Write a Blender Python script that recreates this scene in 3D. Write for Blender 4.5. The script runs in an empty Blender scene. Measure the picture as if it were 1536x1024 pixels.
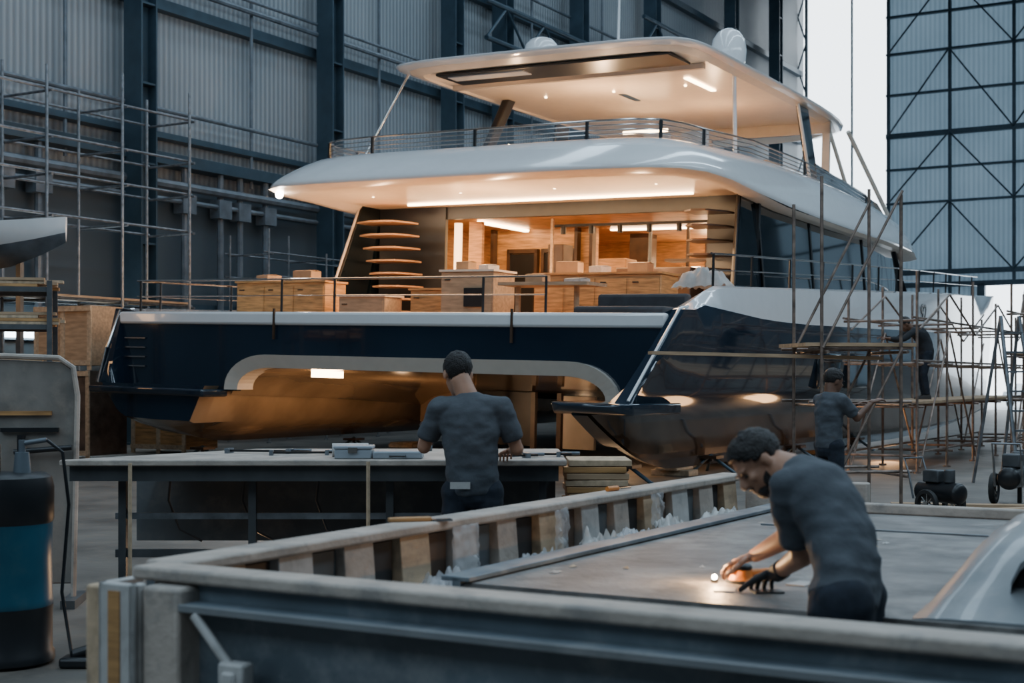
import bpy, bmesh, math, random
from mathutils import Vector, Matrix, Euler, noise
random.seed(7)
SC=bpy.context.scene; COL=SC.collection
YAW=math.radians(-30); HO=Vector((-2.62,24.9,0))
def H(u,v,z=0): return Vector((HO.x+.866025*u+.5*v, HO.y-.5*u+.866025*v, z))
V=Vector
# ---------------------------------------------------------------- materials
def mat(name,col,rough=.5,metal=0,var=.2,scale=5,bump=0,bscale=30,emit=None,es=0,coat=0,trans=0,alpha=1,stretch=None,dirt=None):
    m=bpy.data.materials.new(name); m.use_nodes=True; nt=m.node_tree; n=nt.nodes; l=nt.links
    b=n['Principled BSDF']
    tc=n.new('ShaderNodeTexCoord'); mp=n.new('ShaderNodeMapping'); l.new(tc.outputs['Object'],mp.inputs[0])
    if stretch: mp.inputs['Scale'].default_value=stretch
    nz=n.new('ShaderNodeTexNoise'); nz.inputs['Scale'].default_value=scale; nz.inputs['Detail'].default_value=6
    l.new(mp.outputs[0],nz.inputs['Vector'])
    mr=n.new('ShaderNodeMapRange'); mr.inputs[1].default_value=.3; mr.inputs[2].default_value=.7; l.new(nz.outputs['Fac'],mr.inputs[0])
    mx=n.new('ShaderNodeMix'); mx.data_type='RGBA'
    mx.inputs[6].default_value=[max(0,x*(1-var)) for x in col]+[1]
    mx.inputs[7].default_value=[min(1,x*(1+var)) for x in col]+[1]
    l.new(mr.outputs[0],mx.inputs[0]); out=mx.outputs[2]
    if dirt:
        n3=n.new('ShaderNodeTexNoise'); n3.inputs['Scale'].default_value=dirt[1]; n3.inputs['Detail'].default_value=9; n3.inputs['Roughness'].default_value=.65
        l.new(tc.outputs['Object'],n3.inputs['Vector'])
        r3=n.new('ShaderNodeMapRange'); r3.inputs[1].default_value=.5; r3.inputs[2].default_value=.68; r3.inputs[4].default_value=dirt[2]; l.new(n3.outputs['Fac'],r3.inputs[0])
        m3=n.new('ShaderNodeMix'); m3.data_type='RGBA'; m3.inputs[7].default_value=list(dirt[0])+[1]; l.new(out,m3.inputs[6]); l.new(r3.outputs[0],m3.inputs[0]); out=m3.outputs[2]
    l.new(out,b.inputs['Base Color'])
    b.inputs['Roughness'].default_value=rough; b.inputs['Metallic'].default_value=metal
    if coat: b.inputs['Coat Weight'].default_value=coat; b.inputs['Coat Roughness'].default_value=.04
    if trans: b.inputs['Transmission Weight'].default_value=trans
    if alpha<1: b.inputs['Alpha'].default_value=alpha
    if emit: b.inputs['Emission Color'].default_value=list(emit)+[1]; b.inputs['Emission Strength'].default_value=es
    if bump:
        n2=n.new('ShaderNodeTexNoise'); n2.inputs['Scale'].default_value=bscale; n2.inputs['Detail'].default_value=4
        l.new(mp.outputs[0],n2.inputs['Vector'])
        bp=n.new('ShaderNodeBump'); bp.inputs['Strength'].default_value=bump; bp.inputs['Distance'].default_value=.02
        l.new(n2.outputs['Fac'],bp.inputs['Height']); l.new(bp.outputs[0],b.inputs['Normal'])
    return m
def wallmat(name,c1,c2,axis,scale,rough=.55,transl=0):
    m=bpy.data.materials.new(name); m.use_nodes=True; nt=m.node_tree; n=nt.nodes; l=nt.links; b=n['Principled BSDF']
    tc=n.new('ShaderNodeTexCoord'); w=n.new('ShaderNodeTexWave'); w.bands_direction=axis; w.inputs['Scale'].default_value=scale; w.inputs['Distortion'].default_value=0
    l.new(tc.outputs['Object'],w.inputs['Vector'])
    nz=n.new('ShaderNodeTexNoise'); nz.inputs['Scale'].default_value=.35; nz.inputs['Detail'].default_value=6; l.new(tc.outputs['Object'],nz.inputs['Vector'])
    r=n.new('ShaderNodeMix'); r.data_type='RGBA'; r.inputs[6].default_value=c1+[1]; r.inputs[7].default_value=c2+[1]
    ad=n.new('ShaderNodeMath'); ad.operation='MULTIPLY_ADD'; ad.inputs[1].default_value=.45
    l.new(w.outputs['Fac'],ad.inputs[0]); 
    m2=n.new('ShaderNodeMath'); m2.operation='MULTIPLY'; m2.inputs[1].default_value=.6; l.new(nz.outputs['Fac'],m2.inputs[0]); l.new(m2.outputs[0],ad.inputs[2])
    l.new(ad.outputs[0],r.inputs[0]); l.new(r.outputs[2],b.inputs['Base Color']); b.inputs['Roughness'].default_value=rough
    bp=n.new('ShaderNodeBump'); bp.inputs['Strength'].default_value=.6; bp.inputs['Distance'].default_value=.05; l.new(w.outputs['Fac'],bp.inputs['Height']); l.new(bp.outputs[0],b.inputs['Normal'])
    if transl:
        t=n.new('ShaderNodeBsdfTranslucent'); l.new(r.outputs[2],t.inputs['Color']); ms=n.new('ShaderNodeMixShader'); ms.inputs[0].default_value=transl
        l.new(b.outputs[0],ms.inputs[1]); l.new(t.outputs[0],ms.inputs[2]); l.new(ms.outputs[0],n['Material Output'].inputs[0])
    return m
M={}
M['floor']=mat('concrete_floor',(.13,.115,.10),.5,var=.4,scale=.9,bump=.15,bscale=12,dirt=((.24,.2,.16),1.5,.6))
M['ground']=mat('outdoor_concrete',(.5,.52,.55),.8,var=.1)
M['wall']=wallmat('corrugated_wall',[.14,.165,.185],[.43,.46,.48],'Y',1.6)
M['wall2']=wallmat('plain_wall',[.05,.07,.085],[.11,.135,.155],'X',1.0)
M['doorp']=wallmat('translucent_door_panel',[.26,.32,.36],[.46,.53,.58],'X',1.2,transl=.55)
M['steelb']=mat('blue_steel',(.045,.078,.105),.45,metal=.3,var=.2,scale=2)
M['dsteel']=mat('dark_bench_steel',(.08,.085,.09),.5,metal=.3,var=.3,scale=4)
M['pipe']=mat('scaffold_steel',(.20,.21,.225),.38,metal=.6,var=.35,scale=8)
M['pipeo']=mat('rusty_scaffold_steel',(.22,.165,.135),.42,metal=.5,var=.5,scale=8)
M['white']=mat('white_gelcoat',(.80,.79,.79),.14,var=.02,coat=.6)
M['cream']=mat('cream_panel',(.82,.68,.54),.3,var=.04)
M['navy']=mat('navy_gloss_hull',(.010,.020,.034),.10,var=.2,scale=.6,coat=.7)
M['bronze']=mat('bronze_reflection_bottom',(.16,.115,.085),.16,metal=.6,var=.4,scale=1.0,coat=.5)  # warm reflection on the glossy bottom is put into its colour
M['glass']=mat('tinted_glass',(.006,.011,.016),.05,var=.1,coat=1)
M['black']=mat('black_satin',(.012,.013,.015),.35,var=.2)
M['chrome']=mat('polished_rail_steel',(.6,.58,.56),.18,metal=1,var=.05)
M['clear']=mat('clear_acrylic',(.85,.9,.95),.05,var=.02,alpha=.12)
M['wood']=mat('oak_joinery',(.46,.25,.10),.4,var=.4,scale=3,stretch=(1,1,9))
M['dwood']=mat('walnut_joinery',(.06,.032,.018),.4,var=.35,scale=4)
M['teak']=mat('teak_deck',(.30,.17,.09),.6,var=.2,scale=6)
M['warm']=mat('warm_led',(1,.7,.4),.5,emit=(1,.70,.40),es=20,var=0)
M['warmlo']=mat('warm_glow_surface',(1,.7,.4),.5,emit=(1,.62,.30),es=4.5,var=0)  # emission that stands in for light on the blind and column
M['cool']=mat('cool_tube_light',(1,1,1),.5,emit=(.75,.92,1),es=12,var=0)
M['spot']=mat('flood_lens',(1,1,1),.5,emit=(1,.9,.75),es=90,var=0)
M['ply']=mat('raw_plywood',(.42,.28,.17),.7,var=.25,scale=3,stretch=(1,6,6),bump=.1)
M['pine']=mat('pine_board',(.52,.38,.25),.7,var=.25,scale=3,stretch=(6,1,6),bump=.1,dirt=((.25,.2,.16),9,.5))
M['rim']=mat('dusty_rim_board',(.46,.39,.335),.65,var=.25,scale=4,bump=.25,dirt=((.22,.205,.195),6,.7))
M['mold']=mat('grey_mold_paint',(.125,.155,.18),.42,var=.35,scale=2.5,bump=.15,bscale=15,dirt=((.29,.295,.295),5,.6))
M['mold2']=mat('grey_mold_deck',(.16,.148,.14),.5,var=.5,scale=3.5,bump=.3,dirt=((.34,.315,.29),3,.7))
M['moldl']=mat('pale_mold_gelcoat',(.20,.215,.225),.35,var=.25,scale=3,coat=.2,dirt=((.32,.31,.30),5,.5))
M['steelg']=mat('painted_grey_steel',(.14,.165,.19),.4,metal=.2,var=.3,scale=3)
M['dark']=mat('recess_shade',(.035,.032,.032),.7,var=.4)  # flat dark tone painted for shade in openings between ribs
M['brownp']=mat('stained_brown_ply',(.11,.075,.055),.6,var=.4,scale=5)
M['dust']=mat('dusty_white_plastic',(.5,.48,.46),.5,var=.2,dirt=((.25,.24,.23),7,.6))
M['tan']=mat('film_wrapped_board',(.23,.21,.19),.35,var=.3,scale=3,bump=.3,bscale=8,coat=.3,dirt=((.36,.31,.26),4,.6))
M['film']=mat('plastic_film',(.7,.7,.72),.2,var=.05,alpha=.4)
M['teal']=mat('teal_drum_paint',(.018,.085,.13),.35,var=.25,scale=3,dirt=((.05,.1,.12),6,.5))
M['skin']=mat('skin',(.42,.22,.14),.5,var=.1,scale=20)
M['skind']=mat('skin_brown',(.16,.08,.05),.5,var=.1,scale=20)
M['hair']=mat('dark_hair',(.014,.010,.009),.5,var=.4,scale=60,bump=.8,bscale=120)
M['shirt']=mat('charcoal_cotton',(.075,.084,.098),.9,var=.15,scale=10,bump=.25,bscale=30)
M['jacket']=mat('black_work_jacket',(.018,.02,.025),.85,var=.2)
M['jeans']=mat('dark_denim',(.014,.019,.030),.9,var=.3,scale=30)
M['shoe']=mat('work_boot_leather',(.03,.022,.018),.6)
M['glove']=mat('black_work_glove',(.02,.022,.025),.7)
M['eye']=mat('eye',(.03,.02,.015),.1)
M['orange']=mat('orange_tool_plastic',(.65,.22,.04),.4)
M['greyp']=mat('grey_tool_plastic',(.30,.34,.38),.45,var=.1)
M['fabric']=mat('pale_fabric',(.42,.40,.38),.9,var=.2,bump=.3,bscale=8)
M['cush']=mat('dark_cushion',(.04,.04,.045),.8)
M['carp']=mat('silver_car_paint',(.55,.6,.65),.25,coat=.6,var=.05)
M['rubber']=mat('rubber',(.02,.02,.02),.7)
M['beige']=mat('beige_gelcoat',(.60,.52,.44),.25,var=.04,coat=.5)
M['tunnelm']=mat('warm_lit_tunnel_gelcoat',(.36,.245,.15),.18,var=.35,scale=.8,metal=.3,coat=.6)  # golden lamp light of the tunnel is put into the gelcoat colour
M['blanket']=mat('grey_panel',(.10,.115,.125),.7,var=.3,scale=2,dirt=((.2,.19,.18),4,.5))
M['card']=mat('brown_cardboard',(.36,.23,.13),.8,var=.15)
# ---------------------------------------------------------------- mesh builder
class MB:
    def __init__(s): s.v=[]; s.f=[]; s.m=[]
    def a(s,vs,fs,mi=0):
        o=len(s.v); s.v+=[Vector(p) for p in vs]; s.f+=[[i+o for i in f] for f in fs]; s.m+=[mi]*len(fs); return s
    def box(s,c,d,mi=0,R=None):
        x,y,z=[q/2 for q in d]; c=Vector(c)
        vs=[Vector(p) for p in [(-x,-y,-z),(x,-y,-z),(x,y,-z),(-x,y,-z),(-x,-y,z),(x,-y,z),(x,y,z),(-x,y,z)]]
        if R: e=Euler(R).to_matrix(); vs=[e@p for p in vs]
        return s.a([p+c for p in vs],[(0,3,2,1),(4,5,6,7),(0,1,5,4),(1,2,6,5),(2,3,7,6),(3,0,4,7)],mi)
    def bb(s,a,b,mi=0):
        return s.box([(a[i]+b[i])/2 for i in range(3)],[abs(b[i]-a[i]) for i in range(3)],mi)
    def cyl(s,p0,p1,r0,r1=None,n=12,mi=0):
        p0=Vector(p0);p1=Vector(p1); r1=r0 if r1 is None else r1
        d=(p1-p0); q=d.to_track_quat('Z','Y'); vs=[]
        for p,r in((p0,r0),(p1,r1)):
            for i in range(n):
                t=2*math.pi*i/n; vs.append(p+q@Vector((r*math.cos(t),r*math.sin(t),0)))
        fs=[(i,(i+1)%n,n+(i+1)%n,n+i) for i in range(n)]+[tuple(range(n-1,-1,-1)),tuple(range(n,2*n))]
        return s.a(vs,fs,mi)
    def tube(s,pts,r,n=8,mi=0,closed=False):
        pts=[Vector(p) for p in pts]; N=len(pts); rings=[]
        for i,p in enumerate(pts):
            if closed: d=pts[(i+1)%N]-pts[i-1]
            else: d=pts[min(i+1,N-1)]-pts[max(i-1,0)]
            d.normalize(); up=Vector((0,0,1)) if abs(d.z)<.95 else Vector((1,0,0))
            x=d.cross(up).normalized(); y=x.cross(d)
            rings.append([p+x*r*math.cos(2*math.pi*k/n)+y*r*math.sin(2*math.pi*k/n) for k in range(n)])
        if closed: rings.append(rings[0])
        return s.loft(rings,mi,cap=not closed)
    def loft(s,rings,mi=0,cap=True,closed=True,mis=None):
        n=len(rings[0]); vs=[p for r in rings for p in r]; fs=[];ms=[]
        for i in range(len(rings)-1):
            for k in range(n if closed else n-1):
                k2=(k+1)%n; fs.append((i*n+k,i*n+k2,(i+1)*n+k2,(i+1)*n+k)); ms.append((mis[i][k] if isinstance(mis[0],list) else mis[k]) if mis else mi)
        if cap: 
            fs.append(tuple(range(n-1,-1,-1))); fs.append(tuple((len(rings)-1)*n+k for k in range(n))); ms+=[mi,mi]
        o=len(s.v); s.v+=[Vector(p) for p in vs]; s.f+=[[i+o for i in f] for f in fs]; s.m+=ms; return s
    def ell(s,c,r,mi=0,R=None,n=16,m=10):
        c=Vector(c); rings=[]; 
        if not hasattr(r,'__len__'): r=(r,r,r)
        R=R or Matrix.Identity(3)
        for j in range(1,m):
            ph=math.pi*j/m
            rings.append([c+R@Vector((r[0]*math.sin(ph)*math.cos(2*math.pi*i/n),r[1]*math.sin(ph)*math.sin(2*math.pi*i/n),r[2]*math.cos(ph))) for i in range(n)])
        o=len(s.v); s.loft(rings,mi,cap=False)
        s.v.append(c+R@Vector((0,0,r[2]))); s.v.append(c-R@Vector((0,0,r[2]))); t=len(s.v)-2
        for i in range(n):
            s.f.append([t,o+(i+1)%n,o+i]); s.f.append([t+1,o+(m-2)*n+i,o+(m-2)*n+(i+1)%n]); s.m+=[mi,mi]
        return s
    def prism(s,poly,p0,p1,axis='y',mi=0):
        def mk(a,b,t):
            return {'y':(a,t,b),'x':(t,a,b),'z':(a,b,t)}[axis]
        return s.loft([[Vector(mk(a,b,p0)) for a,b in poly],[Vector(mk(a,b,p1)) for a,b in poly]],mi)
def build(mb,name,mats,parent=None,loc=(0,0,0),rot=(0,0,0),smooth=40,bevel=0,sub=0,**kw):
    me=bpy.data.meshes.new(name); me.from_pydata([tuple(p) for p in mb.v],[],mb.f)
    if not isinstance(mats,(list,tuple)): mats=[mats]
    for m in mats: me.materials.append(M[m] if isinstance(m,str) else m)
    for p,mi in zip(me.polygons,mb.m): p.material_index=mi
    bm=bmesh.new(); bm.from_mesh(me); bmesh.ops.recalc_face_normals(bm,faces=bm.faces); bm.to_mesh(me); bm.free()
    if smooth:
        for p in me.polygons: p.use_smooth=True
        me.set_sharp_from_angle(angle=math.radians(smooth))
    o=bpy.data.objects.new(name,me); COL.objects.link(o)
    o.location=loc; o.rotation_euler=rot
    if parent: o.parent=parent
    if sub: x=o.modifiers.new('s','SUBSURF'); x.levels=sub; x.render_levels=sub
    if bevel: x=o.modifiers.new('b','BEVEL'); x.width=bevel; x.segments=2; x.limit_method='ANGLE'
    for k,v in kw.items(): o[k]=v
    return o
def thing(name,label,cat,loc=(0,0,0),rot=(0,0,0),group=None):
    o=bpy.data.objects.new(name,None); COL.objects.link(o); o.location=loc; o.rotation_euler=rot; o.empty_display_size=.2
    o['label']=label; o['category']=cat
    if group: o['group']=group
    return o
HR=(0,0,YAW)
def clone(root,loc,rotz=None,**kw):
    n=root.copy(); COL.objects.link(n); n.location=loc
    if rotz is not None: n.rotation_euler=(0,0,rotz)
    for c in root.children:
        k=c.copy(); COL.objects.link(k); k.parent=n
    for a,b in kw.items(): n[a]=b
    return n
# ---------------------------------------------------------------- room shell (hall frame u,v,z)
S='structure'
build(MB().bb((-12,-30,-.2),(22,60,0)),'floor','floor',loc=HO,rot=HR,kind=S)
build(MB().bb((-60,60,-.25),(70,140,-.02)),'ground','ground',loc=HO,rot=HR,kind=S)
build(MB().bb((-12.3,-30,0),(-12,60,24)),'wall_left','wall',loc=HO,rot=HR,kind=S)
build(MB().bb((22,-30,0),(22.3,60,24)),'wall_right','wall2',loc=HO,rot=HR,kind=S)
build(MB().bb((-12,-30.3,0),(22,-30,24)),'wall_front','wall2',loc=HO,rot=HR,kind=S)
build(MB().bb((-12.3,-30.3,24),(22.3,60.3,24.3)),'ceiling','wall2',loc=HO,rot=HR,kind=S)
wb=MB().bb((-7,60,6.9),(22,60.2,24)).bb((-7,60,0),(-1.9,60.2,6.9)).bb((12,60,0),(22,60.2,6.9))
build(wb,'wall_back','doorp',loc=HO,rot=HR,kind=S)
d=MB()
for u in [-7,-3.6,-.2,3.2,6.6,10,13.4,16.8,20.2]:
    d.bb((u-.08,59.7,6.9 if u>-1 else 0),(u+.08,59.95,24))
for z in [6.9,7.6,11.5,13.4,15.3,17.6,19.9,22]:
    w=.14 if z in(7.6,15.3,6.9) else .06
    d.bb((-7.1,59.6,z-w),(22,59.9,z+w))
us=[-7,-3.6,-.2,3.2,6.6,10,13.4]
for i in range(len(us)-1):
    for (z0,z1) in [(7.6,11.5),(11.5,15.3),(15.3,19.9),(19.9,24)]:
        a,b=(z0,z1) if i%2==0 else (z1,z0)
        d.cyl((us[i],59.6,a),(us[i+1],59.6,b),.05,n=6)
d.bb((-2.1,59.6,0),(-1.7,60,6.9))
build(d,'door_1','steelb',loc=HO,rot=HR,kind=S)
g=MB()
for z in [3.5,11.4,15.3,19.2]:
    g.bb((-12,-30,z-.14),(-11.7,59,z+.14))
g.bb((-12,-30,7.2),(-11.4,59,7.5)).bb((-12,-30,7.9),(-11.6,59,8.05))
g.bb((-12,-30,0),(-11.8,59,1.2))
build(g,'trim_1','steelb',loc=HO,rot=HR,kind=S)
g=MB()
for z,r in [(6.7,.12),(6.3,.07),(8.6,.06),(11.9,.08),(12.2,.05),(16,.06)]:
    g.cyl((-11.5,-30,z),(-11.5,59,z),r,n=8)
for v in [2,3.1,8,9.4,10.2,11.3,16,17.2,18.1,25,30,37,44]:
    g.cyl((-11.6,v,0),(-11.6,v,7.2),.09,n=8); g.bb((-11.75,v-.25,6.0),(-11.4,v+.25,6.5))
for v in [4,10.8,17,27,33]: g.cyl((-11.7,v,7),(-11.7,v,24),.05,n=8)
build(g,'trim_2','steelg',loc=HO,rot=HR,kind=S)
build(MB().bb((-11.98,-30,1.2),(-11.93,59,6.9)),'trim_5','wall2',loc=HO,rot=HR,kind=S)
first=None
for i,v in enumerate([-1,6,13.8,20.6,24,30,37,46.5,53]):
    if not first:
        m=MB().bb((-.3,-.28,0),(.3,-.23,24)).bb((-.3,.23,0),(.3,.28,24)).bb((-.03,-.25,0),(.03,.25,24))
        for z in range(1,24,2): m.bb((-.28,-.25,z),(.28,.25,z+.05))
        m.bb((-.35,-.38,0),(.35,.38,.06))
        first=build(m,'steel_column','steelb',loc=H(-11.2,v),rot=HR,label='tall blue painted steel column standing against the hall wall',category='column',group='steel columns along the hall wall')
    else:
        c=first.copy(); COL.objects.link(c); c.location=H(-11.2,v)
for k,(v,z) in enumerate([(22,13.5),(35,15.8)]):
    m=MB(); m.cyl((-10.7,v,z),(-10.7,v+16,z),.09); m.cyl((-10.7,v,z+1.3),(-10.7,v+16,z+1.3),.09)
    for i in range(11): m.cyl((-10.7,v+i*1.4,z+(i%2)*1.3),(-10.7,v+(i+1)*1.4,z+((i+1)%2)*1.3),.05,n=6)
    build(m,'trim_%d'%(k+3),'steelb',loc=HO,rot=HR,kind=S)
m=MB().cyl((-9.2,60.2,0),(-9.2,60.2,24),.07,n=6)
for i in range(16): m.cyl((-12 if i%2 else -11.5,59,i*1.5),(-11.5 if i%2 else -12,59,i*1.5+1.5),.05,n=6)
m.cyl((-11.5,59,0),(-11.5,59,24),.1,n=6)
build(m,'trim_6','steelb',loc=HO,rot=HR,kind=S)
# ---------------------------------------------------------------- yacht
Y=thing('yacht','large white and navy power catamaran under construction with lit decks','boat',loc=HO,rot=(0,math.radians(1.5),YAW))
def P(mb,name,mats,**k): 
    pr=k.pop('parent',Y); return build(mb,name,mats,parent=pr,**k)
def sheer(v,side=1):
    if v<0: return 2.86
    if side<0: return 2.86+.03*v
    if v<1.8: t=v/1.8; return 2.86+.46*(t*t*(3-2*t))
    return 3.32+.046*(v-1.8)
def hull(side,va,inner0,innerA):
    vs=[va,va*.85,va*.7,va*.55,va*.4,va*.25,va*.12,-.02,0,.4,.8,1.2,1.6,2,2.6,3.4,4.5,6,8,10,11.5,13,15,17,19,21,22.8,24.3,25.3,25.9]
    rings=[]; mis=[]
    for v in vs:
        zt=sheer(v,side) if v>=0 else 1.42+(2.86-1.42)*((v-va)/(-va))
        kz=.28 if v>1.5 else .28+.95*((1.5-v)/(1.5-va))**1.6*(1 if side>0 else .5)
        if v>14: kz=.28+((v-14)/12)**2*.6
        inn=inner0 if v>=0 else inner0+(innerA-inner0)*(v/va)
        zw=2.98-.16*min(1,max(0,(v-.3)/3.5))+.015*max(0,v-6)
        zw=min(zw,zt-(.0 if v<.3 else .05))
        nar=0 if v>=0 else .10*(v/va)**2
        pts=[(5.82-nar,zt),(5.93-nar,zt-.04 if v>.3 else zt),(6.02-nar,zw),(6.02,(zw+2)/2),(5.97,2.0),(5.92,1.6),(5.84,1.28),(5.68,1.12),(5.5,.9),(5.3,.62),(5.1,.42),((5.9+inn)/2-.1,kz),(inn+.35 if inn<4 else inn+.15,.72),(inn+.08,1.3),(inn,2.2 if v>=0 else 1.42),(inn+.05,min(zt,2.5)) if v>=0 else (5.72-nar,1.42)]
        f=1 if v<11 else max(.03,1-((v-11)/15)**2.2)
        r=[]
        for i,(u,z) in enumerate(pts):
            z=max(min(z,zt),kz+(.02*abs(i-11) if i<11 else 0))
            z=min(z,zt)
            uu=5.2+(u-5.2)*f
            r.append(Vector((side*uu,v+ (0 if v<20 else (z-1)*.25),z)))
        rings.append(r)
        ii=3 if side<0 else 2
        mis.append([1,1,0,0,0,0,0,2,2,2,2,ii,ii,ii,ii,1] if v>=-.01 else [0,0,0,0,0,0,0,2,2,2,2,ii,ii,ii,0,0])
    return MB().loft(rings,0,cap=True,mis=mis)
for s_,va,i0,iA in ((1,-1.8,4.75,4.9),(-1,-.42,3.3,3.3)):
    o=P(hull(s_,va,i0,iA),'hull',['navy','white','bronze','tunnelm'],smooth=42)
    o['label']='glossy navy hull with white topsides and painted bronze reflection below'
lip=MB(); lip.loft([[V((5.0,-2.05,1.35)),V((4.98,-2.07,1.40)),V((5.8,-2.07,1.40)),V((5.8,-2.05,1.33))],[V((4.82,-1.97,1.30)),V((4.8,-2.0,1.42)),V((5.96,-2.0,1.42)),V((5.96,-1.97,1.28))],[V((4.74,-1.8,1.25)),V((4.72,-1.85,1.43)),V((6.06,-1.85,1.43)),V((6.04,-1.8,1.25))],[V((4.7,-.1,1.25)),V((4.65,-.1,1.42)),V((6.05,-.1,1.42)),V((6.04,-.1,1.25))]])
P(lip,'swim_platform','navy',bevel=.03)
P(MB().tube([V((5.86,0.5,2.93)),V((5.93,0,2.87)),V((5.93,-.9,2.16)),V((5.92,-1.75,1.46))],.022,n=8),'edge_moulding','white')
P(MB().tube([V((-5.83,0.3,2.86)),V((-5.9,0,2.82)),V((-5.98,-.25,2.1)),V((-6.02,-.45,1.42))],.03,n=8),'edge_moulding','chrome')
lip=MB(); lip.loft([[V((-6.08,-.6,1.22)),V((-6.1,-.62,1.36)),V((-3.2,-.62,1.36)),V((-3.2,-.6,1.22))],[V((-6.05,0,1.22)),V((-6.05,0,1.36)),V((-3.1,0,1.36)),V((-3.1,0,1.22))]])
P(lip,'swim_platform','navy',bevel=.04)
def arch(x0,x1,zb,zt,r,h,n=8):
    p=[(x0,zb)]
    for i in range(n+1):
        t=math.pi/2*i/n; p.append((x0+r-r*math.cos(t),zt-h+h*math.sin(t)))
    for i in range(n+1):
        t=math.pi/2*(1-i/n); p.append((x1-r+r*math.cos(t),zt-h+h*math.sin(t)))
    p.append((x1,zb)); return p
outer=arch(-3.1,4.98,1.36,2.02,.95,.62)
bm_=MB()
N=len(outer)
for i in range(N-1):
    q=[outer[i],outer[i+1],(outer[i+1][0],2.56),(outer[i][0],2.56)]
    if abs(q[0][0]-q[1][0])>1e-5: bm_.prism(q,-.03,.35,'y')
bm_.bb((-5.95,-.03,1.33),(-3.1,.35,2.56)).bb((4.98,-.03,1.36),(5.75,.35,2.56))
P(bm_,'transom','navy',smooth=30)
P(MB().bb((-5.85,-.08,2.56),(5.75,.5,2.80)),'transom_cap','white',bevel=.05,label='white capping beam across the stern')
inner=arch(-2.85,4.72,1.36,1.78,.75,.38)
sur=MB()
for i in range(N-1):
    a0,a1=outer[i],outer[i+1]; b0,b1=inner[i],inner[i+1]
    sur.loft([[V((a0[0],-.12,a0[1])),V((a1[0],-.12,a1[1])),V((b1[0],-.04,b1[1])),V((b0[0],-.04,b0[1]))],[V((a0[0],.3,a0[1])),V((a1[0],.3,a1[1])),V((b1[0],.4,b1[1])),V((b0[0],.4,b0[1]))]])
P(sur,'arch_surround','beige',smooth=60,label='beige moulded arch surround')
rr=[]
for v,dz in ((.3,0),(2,-.1),(4,-.26),(7,-.5)):
    rr.append([V((-3.3,v,1.25+dz*.5)),V((-3.15,v,1.45+dz)),V((-2.85,v,1.64+dz)),V((-2.3,v,1.76+dz)),V((-1,v,1.80+dz)),V((4.7,v,1.80+dz)),V((4.7,v,2.4)),V((-3.3,v,2.4))])
P(MB().loft(rr),'tunnel_ceiling','tunnelm',smooth=60)
P(MB().bb((-3.3,7,1.2),(4.7,20,2.4)),'tunnel_ceiling','navy')
P(MB().loft([[V((-1.5+.36*math.cos(t),.9+.14*math.sin(t),z)) for t in [2*math.pi*k/16 for k in range(16)]] for z in (1.62,1.74)]),'tunnel_lamp','warm')
P(MB().bb((-3.2,6.6,.3),(-1.6,6.75,1.4)),'tunnel_bulkhead','tunnelm')
P(MB().bb((1.8,6.6,.2),(3.3,6.75,1.4)),'tunnel_bulkhead','black')
P(MB().bb((-1.5,6.2,.2),(-.1,6.35,1.35)),'tunnel_bulkhead','black')
P(MB().bb((.7,6.0,.2),(1.5,6.1,1.3)),'tunnel_bulkhead','beige')
P(MB().bb((3.5,5.0,.2),(4.4,5.1,1.45)),'tunnel_bulkhead','beige')
for x in (-.9,.6,1.2,3.4): P(MB().bb((x-.05,5,.0),(x+.05,5.1,1.38)).bb((x-.15,4.9,0),(x+.15,5.2,.06)),'support_post','dwood')
P(MB().bb((3.75,1.6,.75),(3.95,1.75,1.0)),'work_lamp','warm')
for z in (1.75,1.93,2.11,2.29):
    P(MB().bb((-5.7+(.1 if z<1.8 else 0),-.07,z-.012),(-5.15,-.04,z+.012)),'vent','chrome')
for x in (-1.98,3.0): P(MB().bb((x-.02,-.10,2.3),(x+.02,-.07,2.86)),'cleat_strap','dwood')
P(MB().loft([[V((-5.8,.1,z)),V((5.8,.1,z)),V((5.8,13,z)),V((5.3,20,z)),V((3.5,23,z)),V((-3.5,23,z)),V((-5.3,20,z)),V((-5.8,13,z))] for z in (2.3,2.56)]),'main_deck','teak')
def rail(path,z0,heights,posts,r=.022,name='railing',pm='black',rm='chrome'):
    R_=P(MB().tube([V((x,y,z0(x,y)+heights[0])) for x,y in path],r),name,rm)
    for h in heights[1:]:
        P(MB().tube([V((x,y,z0(x,y)+h)) for x,y in path],r*.55),'rail_wire',rm,parent=R_)
    for x,y in posts:
        P(MB().cyl((x,y,z0(x,y)-.02),(x,y,z0(x,y)+heights[0]),r*1.3,n=8),'rail_post',pm,parent=R_)
rail([(-5.7,8),(-5.7,4),(-5.85,.6),(-5.6,.15),(3.5,.15)],lambda x,y:2.80+.02*y,[.60,.3],[(-5.7,5),(-5.7,3),(-5.8,1),(-5.5,.15),(-2.0,.15),(-.8,.15),(2.3,.15),(3.5,.15)],r=.018)
rail([(5.78,1.6)]+[(5.78,v) for v in (4,7,10,13)]+[(5.65,16),(5.45,19),(5.25,22),(5.1,24.8)],lambda x,y:sheer(y)-.01,[.55,.28],[(5.78,v) for v in (1.7,3.5,5.5,7.5,9.5,11.5,13)]+[(5.68,15.5),(5.55,17.5),(5.4,19.5),(5.25,21.8),(5.12,24)],r=.018)
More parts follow.
